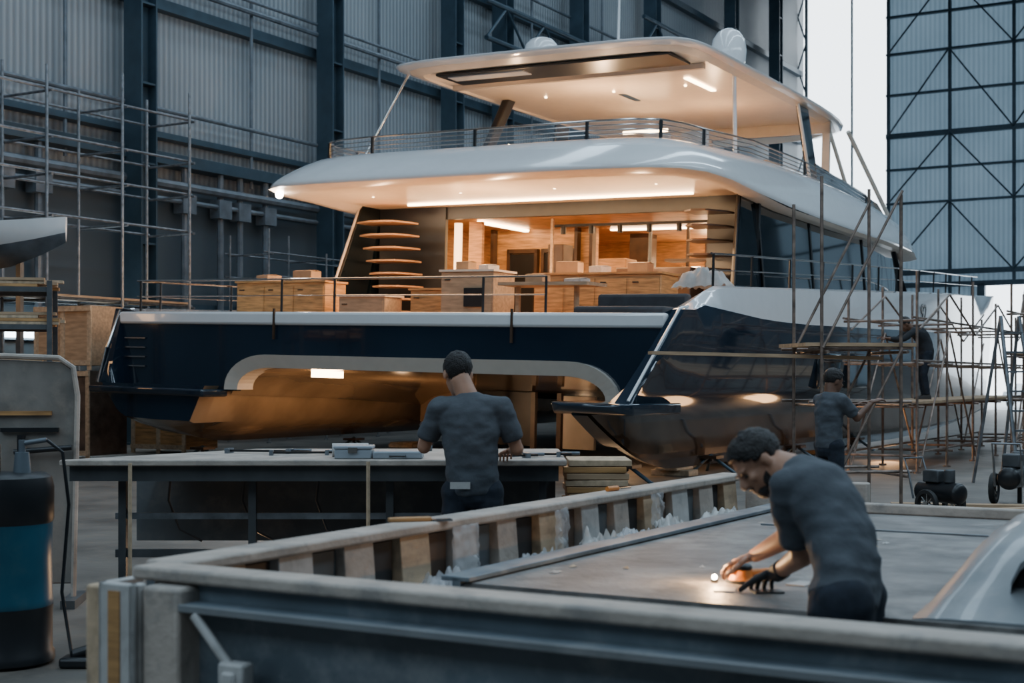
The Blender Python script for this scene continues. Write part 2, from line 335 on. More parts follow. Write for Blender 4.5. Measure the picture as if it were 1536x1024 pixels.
# flybridge overhang
LP=[(0,0),(.3,.0),(.6,.0),(.82,.006),(.93,.02),(.985,.05),(1,.1),(1,.25),(1,.45),(.99,.62),(.95,.78),(.84,.90),(.6,.965),(.3,.99),(0,1)]
def loop(hw,va,vf,z,crown=0,drop=0,side=0):
    def sd(b): t=min(1,max(0,(b-.05)/.28)); return side*t*t*(3-2*t)
    r=[V((hw*a,va+(vf-va)*b,z+crown*(1-a*a)-drop*b*b+sd(b))) for a,b in LP]
    l=[V((-hw*a,va+(vf-va)*b,z+crown*(1-a*a)-drop*b*b+sd(b))) for a,b in LP[1:-1]]
    return r+l[::-1]
SL,SU=-.26,.24
fly=MB()
fly.loft([loop(4.98,2.43,23.2,5.46,0,0,SL),loop(5.0,2.4,23.3,5.5,0,0,SL),loop(4.98,2.44,23.2,5.6,0,0,SL),loop(4.78,2.85,22.6,5.88,0,.1,SU*.4),loop(4.38,3.3,21.5,6.14,0,.25,SU),loop(4.12,3.5,20.6,6.20,0,.3,SU),loop(4.0,3.6,20.4,6.18,0,.3,SU),loop(3.95,3.65,20.3,5.8)],cap=False)
fly.loft([loop(3.95,3.65,20.3,5.8),loop(2,6,17,5.8),loop(.3,9,14,5.8)],cap=False)
P(fly,'flybridge_deck','white',smooth=70,sub=1)
und=MB(); und.loft([loop(4.98,2.43,23.2,5.46,0,0,SL),loop(4.88,2.55,22.9,5.40,0,0,SL),loop(4.65,2.85,22.4,5.38,0,0,SL*.9),loop(4.5,3.0,22,5.44),loop(2,6,17,5.44),loop(.2,9,12,5.44)],cap=False)
P(und,'overhang_ceiling','cream',smooth=30)
for u in (-3.2,-1,1.2,3.4):
    P(MB().cyl((u,4.6,5.435),(u,4.6,5.45),.025,n=12),'downlight','warm')
P(MB().bb((-3.2,5.9,5.39),(3.6,5.96,5.43)),'light_strip','warm')  # added glow strip; the overhang has no such fitting
P(MB().ell((-4.45,3.0,5.36),.08),'flood_lamp','spot')
def flyring(hw,va,vf,z): 
    rr=loop(hw,va,vf,z,0,.3,SU); return rr[-10:]+rr[:11]
base=flyring(4.1,3.5,20.6,6.18)
R_=P(MB().tube([p+V((0,0,.34)) for p in base],.022),'flybridge_railing','chrome')
for h in (.25,.16,.08): P(MB().tube([p+V((0,0,h)) for p in base],.012),'rail_wire','chrome',parent=R_)
gl=MB(); gl.loft([[p+V((0,0,.02)) for p in base],[p+V((0,0,.31)) for p in base]],cap=False,closed=False)
P(gl,'glass_panel','clear',parent=R_)
for i,p in enumerate(base): 
    if i%2==0: P(MB().box(p+V((0,0,.16)),(.05,.05,.34)),'rail_post','black',parent=R_)
sf=MB().bb((-1.6,5.4,5.8),(1.0,6.8,6.35)).bb((-1.6,6.6,6.3),(1.0,6.9,6.65)); P(sf,'sun_lounge','fabric',bevel=.08)
P(MB().bb((-2.9,8.5,5.8),(-1,9.4,6.7)).bb((-3.0,8.3,6.7),(-.9,9.6,6.76)),'bar_counter','black',bevel=.02)
for x in (1.6,2.5):
    P(MB().bb((x-.3,8.0,6.2),(x+.3,8.6,6.35)).bb((x-.3,8.5,6.3),(x+.3,8.65,7.1)).cyl((x,8.3,5.8),(x,8.3,6.2),.06),'deck_chair','fabric',bevel=.04)
P(MB().bb((-1.0,12.5,5.8),(2.8,13.2,6.9)).bb((-1.0,12.3,6.9),(2.8,13.3,6.97)),'helm_console','wood',bevel=.03)
P(MB().bb((-3.3,15.5,5.8),(3.3,15.6,6.9)).bb((-3.3,15.5,8.05),(3.3,15.62,8.45)).bb((-3.3,15.5,6),(-3.1,15.6,8.4)).bb((3.1,15.5,6),(3.3,15.6,8.4)).bb((-.06,15.5,6),(.06,15.6,8.4)),'windscreen_frame','beige')
P(MB().bb((-.9,12.0,7.75),(.3,12.06,7.82)),'light_strip','warm')
# hardtop
zh=-.16
ht=MB(); ht.loft([loop(3.45,5.6,18.6,8.52+zh),loop(3.66,5.3,18.9,8.55+zh),loop(3.7,5.25,19,8.60+zh),loop(3.55,5.45,18.8,8.66+zh),loop(2.8,6.4,18,8.70+zh),loop(.4,9,13,8.71+zh)],cap=False)
P(ht,'hardtop','white',smooth=70,sub=1)
hu=MB(); hu.loft([loop(3.45,5.6,18.6,8.52+zh),loop(3.25,5.9,18.3,8.46+zh),loop(3.2,6.0,18.2,8.50+zh),loop(1.5,8,14,8.50+zh),loop(.1,10,11,8.5+zh)],cap=False)
P(hu,'hardtop_ceiling','cream',smooth=30)
P(MB().bb((-2.7,6.15,8.42+zh),(2.9,7.3,8.48+zh)),'sunroof','black',bevel=.02)
P(MB().bb((-2.5,6.35,8.40+zh),(-.6,6.75,8.43+zh)),'sunroof_blind','white')
P(MB().bb((-3.1,7.5,8.38+zh),(3.1,7.62,8.49+zh)),'ceiling_beam','beige')
for u in (-1.8,0,1.8): P(MB().cyl((u,9.6,8.47+zh),(u,9.6,8.495+zh),.03,n=12),'downlight','warm')
P(MB().bb((2.1,8.8,8.47+zh),(2.22,10.4,8.49+zh)),'light_strip','warm')
P(MB().loft([[V((-3.0,9.6,8.4)),V((-2.8,9.6,8.4)),V((-2.8,9.95,8.4)),V((-3.0,9.95,8.4))],[V((-3.3,8.2,5.8)),V((-3.15,8.2,5.8)),V((-3.15,8.55,5.8)),V((-3.3,8.55,5.8))]]),'pillar','black',bevel=.03)
for s_ in (1,-1):
    P(MB().loft([[V((s_*3.25,12.9,8.38)),V((s_*3.35,12.9,8.38)),V((s_*3.35,13.6,8.38)),V((s_*3.25,13.6,8.38))],[V((s_*3.6,13.2,5.8)),V((s_*3.7,13.2,5.8)),V((s_*3.7,13.9,5.8)),V((s_*3.6,13.9,5.8))]]),'pillar','glass',bevel=.03)
for a,b,r,mt in [((3.2,9.0,8.42),(3.25,9.1,6.1),.045,'white'),((-3.45,6.2,8.38),(-3.9,5.0,6.15),.03,'chrome'),((3.2,17.4,8.38),(3.85,19.8,6.0),.06,'beige'),((3.2,15.6,8.3),(3.7,16.6,6.0),.05,'beige'),((3.35,12.8,8.38),(3.72,13.1,5.9),.04,'beige')]:
    P(MB().cyl(a,b,r,n=10),'strut',mt)
P(MB().loft([[V((3.85,13,6.1)),V((3.88,13,6.1)),V((3.7,13.2,6.95)),V((3.67,13.2,6.95))],[V((3.85,19.5,5.95)),V((3.88,19.5,5.95)),V((3.6,19,6.6)),V((3.57,19,6.6))]]),'side_screen','glass')
dm=MB(); prof=[(.0,.0),(.28,.0),(.3,.1),(.42,.2),(.44,.45),(.4,.7),(.28,.88),(.12,.96),(.01,.98)]
dm.loft([[V((max(r,.005)*.9*math.cos(t),max(r,.005)*.9*math.sin(t),z*.95)) for t in [2*math.pi*k/24 for k in range(24)]] for r,z in prof])
P(dm,'radar_dome','white',loc=(2.9,9.4,8.54),smooth=50)
dm=MB(); dm.loft([[V((max(r,.005)*.9*math.cos(t),max(r,.005)*.9*math.sin(t),z*.66)) for t in [2*math.pi*k/24 for k in range(24)]] for r,z in prof])
P(dm,'radar_dome','white',loc=(-.67,7.3,8.53),smooth=50)
P(MB().cyl((.38,9,8.55),(.38,9,12),.035,.02,n=8),'antenna','white')
P(MB().box((-.3,9,8.82),(1.6,.12,.1)).cyl((-.3,9,8.55),(-.3,9,8.82),.1),'radar_bar','white')
# superstructure
def houseloop(hw,vf,z):
    return [V((hw,6.8,z)),V((hw,10,z)),V((hw,14,z)),V((hw*.97,vf-3.5,z)),V((hw*.85,vf-1.2,z)),V((hw*.5,vf-.2,z)),V((0,vf,z)),V((-hw*.5,vf-.2,z)),V((-hw*.85,vf-1.2,z)),V((-hw*.97,vf-3.5,z)),V((-hw,14,z)),V((-hw,10,z)),V((-hw,6.8,z))]
lo=MB(); lo.loft([houseloop(4.85,22.6,2.5),houseloop(4.8,22.4,3.5)],cap=False,closed=False); P(lo,'cabin_side','white',smooth=60)
up=MB(); up.loft([houseloop(4.8,22.4,3.5),houseloop(4.6,20.8,5.42)],cap=False,closed=False); P(up,'cabin_window','glass',smooth=60)
a,b=houseloop(4.815,22.42,3.5),houseloop(4.615,20.82,5.42)
for i in (0,1,2,3,4,5,7,8,9): P(MB().tube([a[i],b[i]],.022,n=6),'window_pillar','black')
for s_ in (1,-1):
    w=MB(); q=[(5.0,2.6),(7.0,2.6),(7.4,5.44),(6.0,5.44)]
    w.loft([[V((s_*(4.85-.09*(z-2.6)),y,z)) for y,z in q],[V((s_*(4.75-.09*(z-2.6)),y,z)) for y,z in q]])
    P(w,'wing_panel','glass'); 
    P(MB().tube([V((s_*4.86,4.95,2.6)),V((s_*4.55,5.95,5.40))],.03,n=8),'wing_edge','beige' if s_<0 else 'black')
    x0=-3.45 if s_<0 else 4.0
    for k in range(9):
        z=2.75+k*.28
        w0=.45+.05*k if s_<0 else .4
        top=[(x0-w0,6.5-k*.05),(x0-w0,6.0-k*.06),(x0-w0*.4,5.75-k*.06),(x0+w0*.3,5.8-k*.06),(x0+.4,6.15-k*.05),(x0+.42,6.5-k*.05)]
        P(MB().prism(top,z,z+.035,'z'),'stair_tread','teak' if s_<0 else 'dwood')
    P(MB().bb((-4.5,6.7,2.56),(-2.7,6.8,5.44)) if s_<0 else MB().bb((3.6,6.7,2.56),(4.7,6.8,5.44)),'aft_bulkhead','black')
# salon interior
P(MB().bb((-4.3,14,2.56),(4.3,14.1,5.44)).bb((-4.35,6.8,2.56),(-4.2,14,5.44)).bb((4.1,6.9,2.56),(4.2,14,5.44)),'interior_wall','wood')
P(MB().bb((-4.3,6.9,5.2),(4.3,14,5.36)),'interior_ceiling','wood')
P(MB().bb((-4.3,6.75,5.16),(4.6,6.9,5.44)),'header_beam','black')
P(MB().bb((-3.3,9.8,2.6),(-.5,10.0,5.2)),'partition','wood')
for x in (-2.4,-1.45): 
    P(MB().bb((x-.34,9.70,2.6),(x+.34,9.8,4.6)),'interior_door','black')
    P(MB().bb((x-.42,9.66,2.6),(x-.34,9.8,4.7)).bb((x+.34,9.66,2.6),(x+.42,9.8,4.7)).bb((x-.42,9.66,4.62),(x+.42,9.8,4.72)),'door_frame','dwood')
for x in (-3.25,-.95,-.55): P(MB().bb((x,9.6,2.6),(x+.08,9.8,5.2)),'wall_batten','dwood')
for x in (.6,1.0,1.6,2.9,3.6): P(MB().bb((x,13.9,2.6),(x+.06,14,5.2)),'wall_batten','dwood')
P(MB().bb((-2.3,7.4,5.12),(-2.18,9.6,5.18)),'light_strip','warm'); P(MB().bb((-.2,10,5.14),(3.8,10.12,5.18)),'light_strip','warm'); P(MB().bb((-2.65,7.0,2.9),(-2.5,7.1,5.1)),'glowing_column','warmlo')  # column is no fitting; its lit look is put in as emission
P(MB().bb((-2.45,7.3,2.6),(-2.1,7.4,5.15)),'wall_panel','wood')
P(MB().bb((-.2,12.6,4.4),(1.0,12.66,4.45)),'light_strip','warm')
P(MB().bb((.2,11.9,3.9),(1.2,11.95,3.94)),'light_strip','warm')
P(MB().bb((1.4,13.5,4.95),(4.0,13.56,5.0)),'light_strip','warm')
P(MB().bb((-.6,7.8,5.02),(4.0,7.86,5.08)),'lighting_track','black')
for x in (-.3,.4,1.1,1.8,2.5,3.2,3.8): P(MB().cyl((x,7.83,4.86),(x,7.83,5.04),.06,n=10),'ceiling_spot','black')
bl=MB()
for k in range(9): bl.bb((1.3,13.75,3.5+k*.15),(4.0,13.8,3.55+k*.15))
P(bl,'window_blind','warmlo')  # blind slats emit; their brightness is put into the material
for x in (.9,2.6): P(MB().bb((x,13.6,2.6),(x+.15,13.7,5.2)),'window_post','dwood')
P(MB().bb((-.4,11.5,2.6),(.1,12,5.2)),'interior_column','dwood')
P(MB().bb((.3,10.8,2.6),(3.6,11.6,3.6)).bb((.2,10.7,3.6),(3.7,11.7,3.66)),'galley_counter','wood',bevel=.02)
P(MB().bb((2.9,8.6,2.6),(3.5,9.2,4.6)),'cabinet','dwood',bevel=.02)
P(MB().bb((.0,9,2.6),(.7,9.6,4.4)),'cabinet','wood',bevel=.02)
P(MB().bb((-1.0,8.4,2.6),(-.6,8.9,4.7)),'cabinet','dwood',bevel=.02)
P(MB().bb((1.7,8.9,4.3),(3.9,9.3,4.36)),'wall_shelf','dwood')
P(MB().bb((3.9,7.2,2.6),(4.05,8.6,4.9)),'cabinet','dwood',bevel=.02)
P(MB().bb((1.3,8.9,2.6),(1.36,8.96,5.2)),'support_prop','steelg')
P(MB().bb((2.0,9.4,2.6),(2.06,9.46,5.2)),'support_prop','dwood')
P(MB().bb((-.5,7.6,2.6),(-.44,7.66,5.2)),'support_prop','pine')
def cab(x0,x1,y0,y1,z0,z1,m='ply'):
    o=P(MB().bb((x0,y0,z0),(x1,y1,z1)),'cabinet',m,bevel=.015)
    n=max(1,int((x1-x0)/.6))
    for i in range(n):
        w=(x1-x0)/n
        d_=P(MB().bb((x0+i*w+.03,y0-.02,z0+.06),(x0+(i+1)*w-.03,y0-.0,z1-.08)),'cabinet_door',m,parent=o)
        P(MB().bb((x0+i*w+.1,y0-.04,z1-.16),(x0+i*w+.22,y0-.02,z1-.14)),'handle','black',parent=d_)
    P(MB().bb((x0-.03,y0-.04,z1),(x1+.03,y1+.03,z1+.04)),'worktop','cream' if m=='ply' else m,parent=o)
cab(.0,1.15,2.4,3.2,2.56,3.66,'ply')
cab(1.35,4.0,3.6,4.4,2.56,3.66,'wood')
P(MB().bb((.55,2.33,3.0),(.95,2.37,3.35)),'grille','black')
cab(-5.2,-2.9,2.6,3.3,2.56,3.5,'wood'); cab(-2.4,-1.3,2.4,3.0,2.56,3.2,'ply'); cab(-1.1,-.2,3.0,3.6,2.56,3.35,'wood')
P(MB().bb((1.6,1.8,3.36),(3.4,2.6,3.42)).cyl((1.8,2.2,2.56),(1.8,2.2,3.36),.05).cyl((3,2.2,2.56),(3,2.2,3.36),.05),'cockpit_table','ply')
P(MB().bb((3.6,.9,2.56),(5.3,1.9,2.95)).bb((3.6,1.8,2.9),(5.3,2.0,3.2)),'cockpit_sofa','cush',bevel=.06)
P(MB().bb((2.3,5.2,2.56),(3.9,5.9,3.9)),'cockpit_bar','dwood',bevel=.02)
for v0,v1 in ((6.6,8.0),(8.6,10.0)):
    P(MB().loft([[V((6.03,v0,1.6)),V((6.03,v1,1.6)),V((6.045,v1,2.3)),V((6.045,v0,2.3))],[V((5.9,v0,1.6)),V((5.9,v1,1.6)),V((5.9,v1,2.3)),V((5.9,v0,2.3))]]),'hull_window','glass',bevel=.03)
tx=bpy.data.curves.new('t','FONT'); tx.body='92'; tx.size=.62; tx.extrude=.01
to=bpy.data.objects.new('t',tx); COL.objects.link(to); bpy.context.view_layer.update()
nm=bpy.data.meshes.new_from_object(to.evaluated_get(bpy.context.evaluated_depsgraph_get())); bpy.data.objects.remove(to); nm.materials.clear(); nm.materials.append(M['black'])
to=bpy.data.objects.new('hull_number',nm); COL.objects.link(to); to.parent=Y; to.location=(5.97,14.6,3.2); to.rotation_euler=(math.pi/2,0,math.pi/2+.03); to['label']='black painted number 92'
# loose items on the aft deck
YM=Matrix.Translation(HO)@Euler((0,math.radians(1.5),YAW)).to_matrix().to_4x4()
for k,(u,v,z,a,b,c,mt) in enumerate([(.3,2.8,3.705,.3,.25,.16,'card'),(.75,2.9,3.705,.25,.3,.1,'dust'),(1.9,4.0,3.705,.45,.3,.22,'card'),(2.6,3.9,3.705,.3,.3,.12,'dust'),(3.4,4.0,3.705,.4,.3,.18,'card'),(-3.6,2.9,3.545,.5,.3,.2,'card'),(-4.6,2.9,3.545,.4,.35,.12,'ply'),(2.2,2.2,3.425,.35,.3,.14,'card'),(3.0,2.2,3.425,.4,.25,.06,'dust')]):
    m=MB().bb((-a/2,-b/2,0),(a/2,b/2,c)).box((0,-b*.28,c+.01),(a,b*.42,.008),R=(.12,0,0)).box((0,b*.28,c+.01),(a,b*.42,.008),R=(-.15,0,0))
    build(m,'cardboard_box',mt,loc=YM@V((u,v,z)),rot=(0,math.radians(1.5),YAW+random.uniform(-.3,.3)),label='small open carton resting on an aft deck counter',category='box',group='cartons on the aft deck')
for k,(u,v,L,rz,z) in enumerate([(-1.7,1.3,1.6,.1,2.58),(-1.4,1.5,1.4,.2,2.63),(.9,1.2,1.8,-.05,2.58),(-4.2,1.3,1.8,0.05,2.58)]):
    build(MB().bb((-L/2,-.1,0),(L/2,.1,.04)),'deck_board','wood',loc=YM@V((u,v,z)),rot=(0,math.radians(1.5),YAW+rz),label='loose joinery board lying on the aft deck',category='board',group='loose boards on the aft deck')
std=None
for u,v in [(5.2,-.2),(5.3,3),(5.3,7.5),(5.2,12),(-4.6,1),(-4.6,6),(-4.6,12)]:
    if not std:
        std=thing('boat_stand','steel tripod boat stand propping up the hull','boat stand',loc=H(u,v),rot=HR,group='stands under the hull')
        for a in (0,2.1,4.2): build(MB().cyl((.45*math.cos(a),.45*math.sin(a),0),(0,0,.30),.03),'leg','steelb',parent=std)
        build(MB().cyl((0,0,.2),(0,0,.26),.035).box((0,0,.27),(.35,.35,.05)),'pad','dwood',parent=std)
    else: clone(std,H(u,v),YAW)
kb=None
for u,v in [(5.05,2),(5.05,6),(5.05,10),(-4.55,2.5),(-4.55,8)]:
    if not kb: kb=build(MB().bb((-.35,-.2,0),(.35,.2,.10)).bb((-.2,-.35,.10),(.2,.35,.14)),'keel_block','pine',loc=H(u,v),rot=HR,bevel=.01,label='stacked timber keel block under the hull',category='timber block',group='keel blocks')
    else: c=kb.copy(); COL.objects.link(c); c.location=H(u,v)
def crumple(n,m,sx,sy,amp,seed,arch=0,fr=1.):
    mb=MB(); vs=[];fs=[]
    for j in range(m+1):
        for i in range(n+1):
            x=(i/n-.5)*sx;y=(j/m-.5)*sy
            e=1-max(abs(i/n-.5),abs(j/m-.5))*2
            z=amp*(abs(noise.noise(V((x*10*fr/max(sx,sy),y*10*fr/max(sx,sy),seed))))*1.6*min(1,e*4+.2)+abs(noise.noise(V((x*12*fr/max(sx,sy),y*12*fr/max(sx,sy),seed+9))))*.6)+arch*math.sin(min(1,e*1.6)*math.pi/2)
            vs.append((x+.03*sx*noise.noise(V((y*7,seed,1))),y+.05*sy*noise.noise(V((x*7,seed,2))),z))
    for j in range(m):
        for i in range(n):
            k=j*(n+1)+i; fs.append((k,k+1,k+n+2,k+n+1))
    return mb.a(vs,fs)
build(crumple(30,24,.95,.6,.16,3,.24,.6),'tarpaulin','fabric',loc=H(5.2,2.9,3.2),rot=HR,label='bundled pale canvas cover lying on the side deck',category='tarpaulin',smooth=80)
# ---------------------------------------------------------------- scaffolds
def scaffold(label,loc,xs,ys,top,levels,decks,mt='pipe',braces=True,r=.024,rot=HR,var=.3):
    T=thing('scaffold',label,'scaffold',loc=loc,rot=rot)
    for i,x in enumerate(xs):
        for j,y in enumerate(ys):
            h=top+random.uniform(-var,var)
            build(MB().cyl((x,y,.02),(x,y,h),r,n=8).cyl((x,y,0),(x,y,.03),.07,n=10),'upright',mt,parent=T)
    for z in levels:
        for y in ys: build(MB().cyl((xs[0]-.15,y+r*2,z),(xs[-1]+.15,y+r*2,z),r*.9,n=8),'ledger',mt,parent=T)
        for x in xs: build(MB().cyl((x+r*2,ys[0]-.1,z-.05),(x+r*2,ys[-1]+.1,z-.05),r*.9,n=8),'transom_tube',mt,parent=T)
    if braces:
        for y in (ys[0],ys[-1]):
            for k in range(len(xs)-1):
                z0=.1
                while z0<top-.6:
                    z1=min(z0+braces,top-.1)
                    a,b=(xs[k],xs[k+1]) if (k+int(z0))%2==0 else (xs[k+1],xs[k])
                    build(MB().cyl((a,y-r*2,z0),(b,y-r*2,z1),r*.8,n=8),'brace',mt,parent=T); z0+=braces
    for (z,x0,x1) in decks:
        w=(ys[-1]-ys[0])/4
        for k in range(4):
            y=ys[0]+w*(k+.5)
            build(MB().box(((x0+x1)/2,y,z+.02),(x1-x0,abs(w)*.92,.045)),'platform_board','ply',parent=T)
    return T
RF=(0,0,math.radians(60))
scaffold('tall steel tube scaffold tower with plank decks beside the hull',H(9.4,-3.6),[0,1.0],[0,1.0],4.1,[.5,1.35,2.0],[(2.02,-.2,1.2)],'pipeo',rot=(0,0,math.radians(8)),r=.022,braces=1.9)
scaffold('long rusty tube scaffold with plank decks along the hull side',H(8.5,4.5),[0,2.2,4.4,6.6,8.8,11],[0,1.2],3.3,[.35,1.2,1.95,2.7],[(1.2,0,11)],'pipeo',rot=RF,r=.024,braces=2.4)
scaffold('rusty tube scaffold tower with angled braces near the bow',H(10.6,7.5),[0,1.2,2.4,3.6],[0,1.1],3.6,[.5,1.3,2.1,2.9],[(2.1,0,3.6)],'pipeo',rot=RF,var=.5,r=.023,braces=1.9)
scaffold('short tube scaffold with uneven poles beside the door',H(13.4,8.4),[0,1.2,2.4],[0,1.0],2.7,[.4,1.2,2.0],[(1.25,0,2.4)],'pipeo',rot=RF,var=.5,r=.022,braces=1.4)
scaffold('tall open steel tube scaffold between hull and hall wall',H(-9.2,1.2),[-2.2,0,2.2,4.4],[0,1.4],8.5,[3.4,5.2,6.1,6.9,7.9],[(3.44,-2.2,4.4)],'pipe',rot=RF,var=.25,braces=0,r=.034)
scaffold('dim steel scaffold against the hall wall',H(-8.9,8.2),[0,2.4,4.8,7.2],[0,1.3],5.2,[1.6,3.2,4.3,4.9],[(3.22,0,7.2)],'pipe',rot=RF,var=.4,braces=0)
build(MB().box((0,0,0),(2.9,.22,.04)),'scaffold_plank','ply',loc=V((3.1,17.35,1.91)),rot=(0,math.radians(1.2),math.radians(8)),label='long pine plank reaching out from the scaffold',category='plank')
# ---------------------------------------------------------------- lumber rack
LA=V((-10.3,22.0,0)); La=math.radians(14)
LR=thing('lumber_rack','steel storage rack stacked with timber boards','rack',loc=LA,rot=(0,0,La))
for x in (0,1.5,3.0):
    for y in (0,1.3): build(MB().bb((x-.04,y-.04,0),(x+.04,y+.04,3.2)),'rack_post','dsteel',parent=LR)
for z in (.4,1.1,1.8,2.5,3.1):
    build(MB().bb((0,0,z-.08),(3.0,.06,z)),'rack_shelf','dsteel',parent=LR)
    build(MB().bb((0,1.24,z-.08),(3.0,1.3,z)),'rack_shelf','dsteel',parent=LR)
    for k in range(random.randint(10,16)):
        L=random.uniform(2.7,3.2); p=LA+Matrix.Rotation(La,3,'Z')@V((1.5+random.uniform(-.1,.15),.15+.3*(k%4),z+.025+.05*(k//4)))
        build(MB().box((0,0,0),(L,.24,.045)),'timber_board',random.choice(['ply','pine','wood']),loc=p,rot=(0,0,La+random.uniform(-.02,.02)),label='rough timber board lying on the storage rack',category='board',group='boards on the storage rack')
def crate(loc,d,rz,mt='ply',lab='plywood packing crate with timber battens'):
    T=thing('crate',lab,'crate',loc=loc,rot=(0,0,rz),group='packing crates beside the hull')
    build(MB().bb((-d[0]/2,-d[1]/2,.1),(d[0]/2,d[1]/2,d[2])),'crate_body',mt,parent=T)
    for x in (-d[0]/2+.05,0,d[0]/2-.05): build(MB().bb((x-.05,-d[1]/2-.03,0),(x+.05,-d[1]/2,d[2])),'batten','pine',parent=T)
    for z in (.15,d[2]-.06): build(MB().bb((-d[0]/2,-d[1]/2-.05,z-.05),(d[0]/2,-d[1]/2-.03,z+.05)),'batten','pine',parent=T)
crate(H(-7.6,.6),(1.7,1.0,1.8),YAW,'brownp'); crate(H(-7.6,.6,1.81),(1.5,.9,1.3),YAW+.08); crate(H(-7.9,-1.4),(1.4,1.0,1.5),YAW-.1); crate(H(-7.6,3.4),(1.6,1.0,2.6),YAW,'wood')
SB=MB(); rr=[]
for t,w,z0,z1 in [(0,.03,4.05,4.5),(.5,.35,3.85,4.45),(1.2,.7,3.65,4.40),(2.4,1.05,3.5,4.35),(4.8,1.1,3.45,4.3)]:
    rr.append([V((-w,t,z1)),V((-w*.97,t,z1-.12)),V((-w*.75,t,(z0+z1)/2-.05)),V((0,t,z0)),V((w*.75,t,(z0+z1)/2-.05)),V((w*.97,t,z1-.12)),V((w,t,z1))])
SB.loft(rr,mis=[0,0,1,1,0,0,0])
T=thing('motorboat','small white motorboat hull standing on a cradle','boat',loc=V((-7.9,25.2,0)),rot=(0,0,math.radians(70)))
build(SB,'hull',['white','steelg'],parent=T,smooth=60)
for y in (1.6,4):
    for x in (-.8,.8): build(MB().bb((x-.05,y,0),(x+.05,y+.1,3.8)),'cradle_post','dsteel',parent=T)
    build(MB().bb((-.8,y,3.3),(.8,y+.1,3.4)),'cradle_beam','dsteel',parent=T)
o=build(MB().bb((-11.75,2.2,2.6),(-11.6,4.8,2.95)),'wall_light','cool',loc=HO,rot=HR,label='bright cool fluorescent strip light fixed to the wall',category='light')
build(MB().bb((-11.85,2.1,2.55),(-11.75,4.9,3.0)),'light_housing','steelg',parent=o)
# ---------------------------------------------------------------- workbench
WB=thing('workbench','long steel framed workbench with pale dusty board top','workbench',loc=V((-2.9,9.1,0)))
build(MB().loft([[V((0,0,1.06)),V((3.25,0,1.06)),V((3.25,1.5,1.06)),V((1.0,1.5,1.06))],[V((0,0,1.1)),V((3.25,0,1.1)),V((3.25,1.5,1.1)),V((1.0,1.5,1.1))]]),'bench_top','rim',parent=WB,bevel=.008)
build(MB().bb((.05,.06,.96),(3.2,.12,1.06)),'apron','dsteel',parent=WB)
for x in (.35,1.2,2.1,3.1):
    build(MB().bb((x-.025,.2,0),(x+.025,.25,1.0)).bb((x-.07,.17,0),(x+.07,.3,.02)),'bench_leg','dsteel',parent=WB)
    if x>1: build(MB().bb((x-.03,1.3,0),(x+.03,1.37,1.0)),'bench_leg','dsteel',parent=WB)
build(MB().bb((.3,.22,.70),(3.2,.26,.74)),'cross_rail','pipe',parent=WB)
build(MB().bb((.3,.22,.45),(3.2,.26,.5)),'cross_rail','dsteel',parent=WB)
build(MB().bb((.3,.75,.5),(3.2,.8,1.02)),'back_panel','blanket',parent=WB)
for k in range(5):
    build(MB().tube([V((.6+.5*k,.5,1.0)),V((.58+.5*k,.5,.8)),V((.65+.5*k,.52,.6)),V((.8+.5*k,.54,.52))],.008),'hanging_hose','dsteel',parent=WB)
for k in range(6):
    build(MB().box((0,0,0),(.42,.5,.04)),'timber_offcut',['pine','wood','ply'][k%3],loc=V((.57+random.uniform(-.02,.02),9.75,1.055-.045*k)),rot=(0,0,random.uniform(-.03,.03)),bevel=.003,label='short pine board stacked at the end of the bench',category='board',group='stacked boards by the workbench')
TS=thing('timber_trestle','low timber trestle carrying short boards','trestle',loc=V((.57,9.75,0)))
for x in (-.2,.15):
    for y in (-.22,.17): build(MB().bb((x,y,0),(x+.05,y+.05,.76)),'trestle_leg','pine',parent=TS)
build(MB().bb((-.22,-.24,.75),(.22,.24,.805)),'trestle_top','pine',parent=TS)
zt=1.1
T=thing('toolbox','grey plastic toolbox with latch','toolbox',loc=V((-1.03,9.3,zt)))
build(MB().bb((-.12,-.1,0),(.12,.1,.06)),'box_body','greyp',parent=T,bevel=.008); build(MB().bb((-.125,-.105,.062),(.125,.105,.085)),'lid','greyp',parent=T,bevel=.008); build(MB().bb((-.03,-.115,.04),(.03,-.1,.075)),'latch','chrome',parent=T)
T=thing('tool_case','flat grey tool case with carry handle','toolbox',loc=V((-.74,9.28,zt)))
build(MB().bb((-.16,-.09,0),(.16,.1,.05)),'box_body','greyp',parent=T,bevel=.01); build(MB().tube([V((-.05,-.09,.02)),V((-.05,-.12,.02)),V((.05,-.12,.02)),V((.05,-.09,.02))],.006),'handle','black',parent=T)
m=MB(); n=20
m.loft([[V((x,r*math.cos(2*math.pi*k/n),r*math.sin(2*math.pi*k/n))) for k in range(n)] for x,r in ((-.12,.036),(-.12,.045),(.12,.045),(.12,.036),(-.12,.036))],cap=False)
build(m,'pipe_section','dust',loc=V((-1.08,9.5,zt+.045)),rot=(0,0,.15),label='short pale plastic pipe lying on the bench',category='pipe')
for x,y,L,rz in [(-1.4,9.7,.5,.1),(-1.7,9.9,.6,-.2),(.0,9.3,.35,.3),(.2,9.5,.4,-.1)]:
    T=thing('bar_clamp','steel bar clamp lying on the workbench','clamp',loc=V((x,y,zt)),rot=(0,0,rz),group='clamps on the workbench')
    build(MB().bb((-L/2,-.012,.01),(L/2,.012,.025)),'clamp_bar','black',parent=T)
    build(MB().bb((-L/2,-.05,0),(-L/2+.025,.06,.035)),'clamp_jaw','steelg',parent=T)
    build(MB().bb((L/4,-.05,0),(L/4+.025,.06,.035)).cyl((L/4+.02,.05,.02),(L/4+.15,.05,.02),.012),'clamp_jaw','steelg',parent=T)
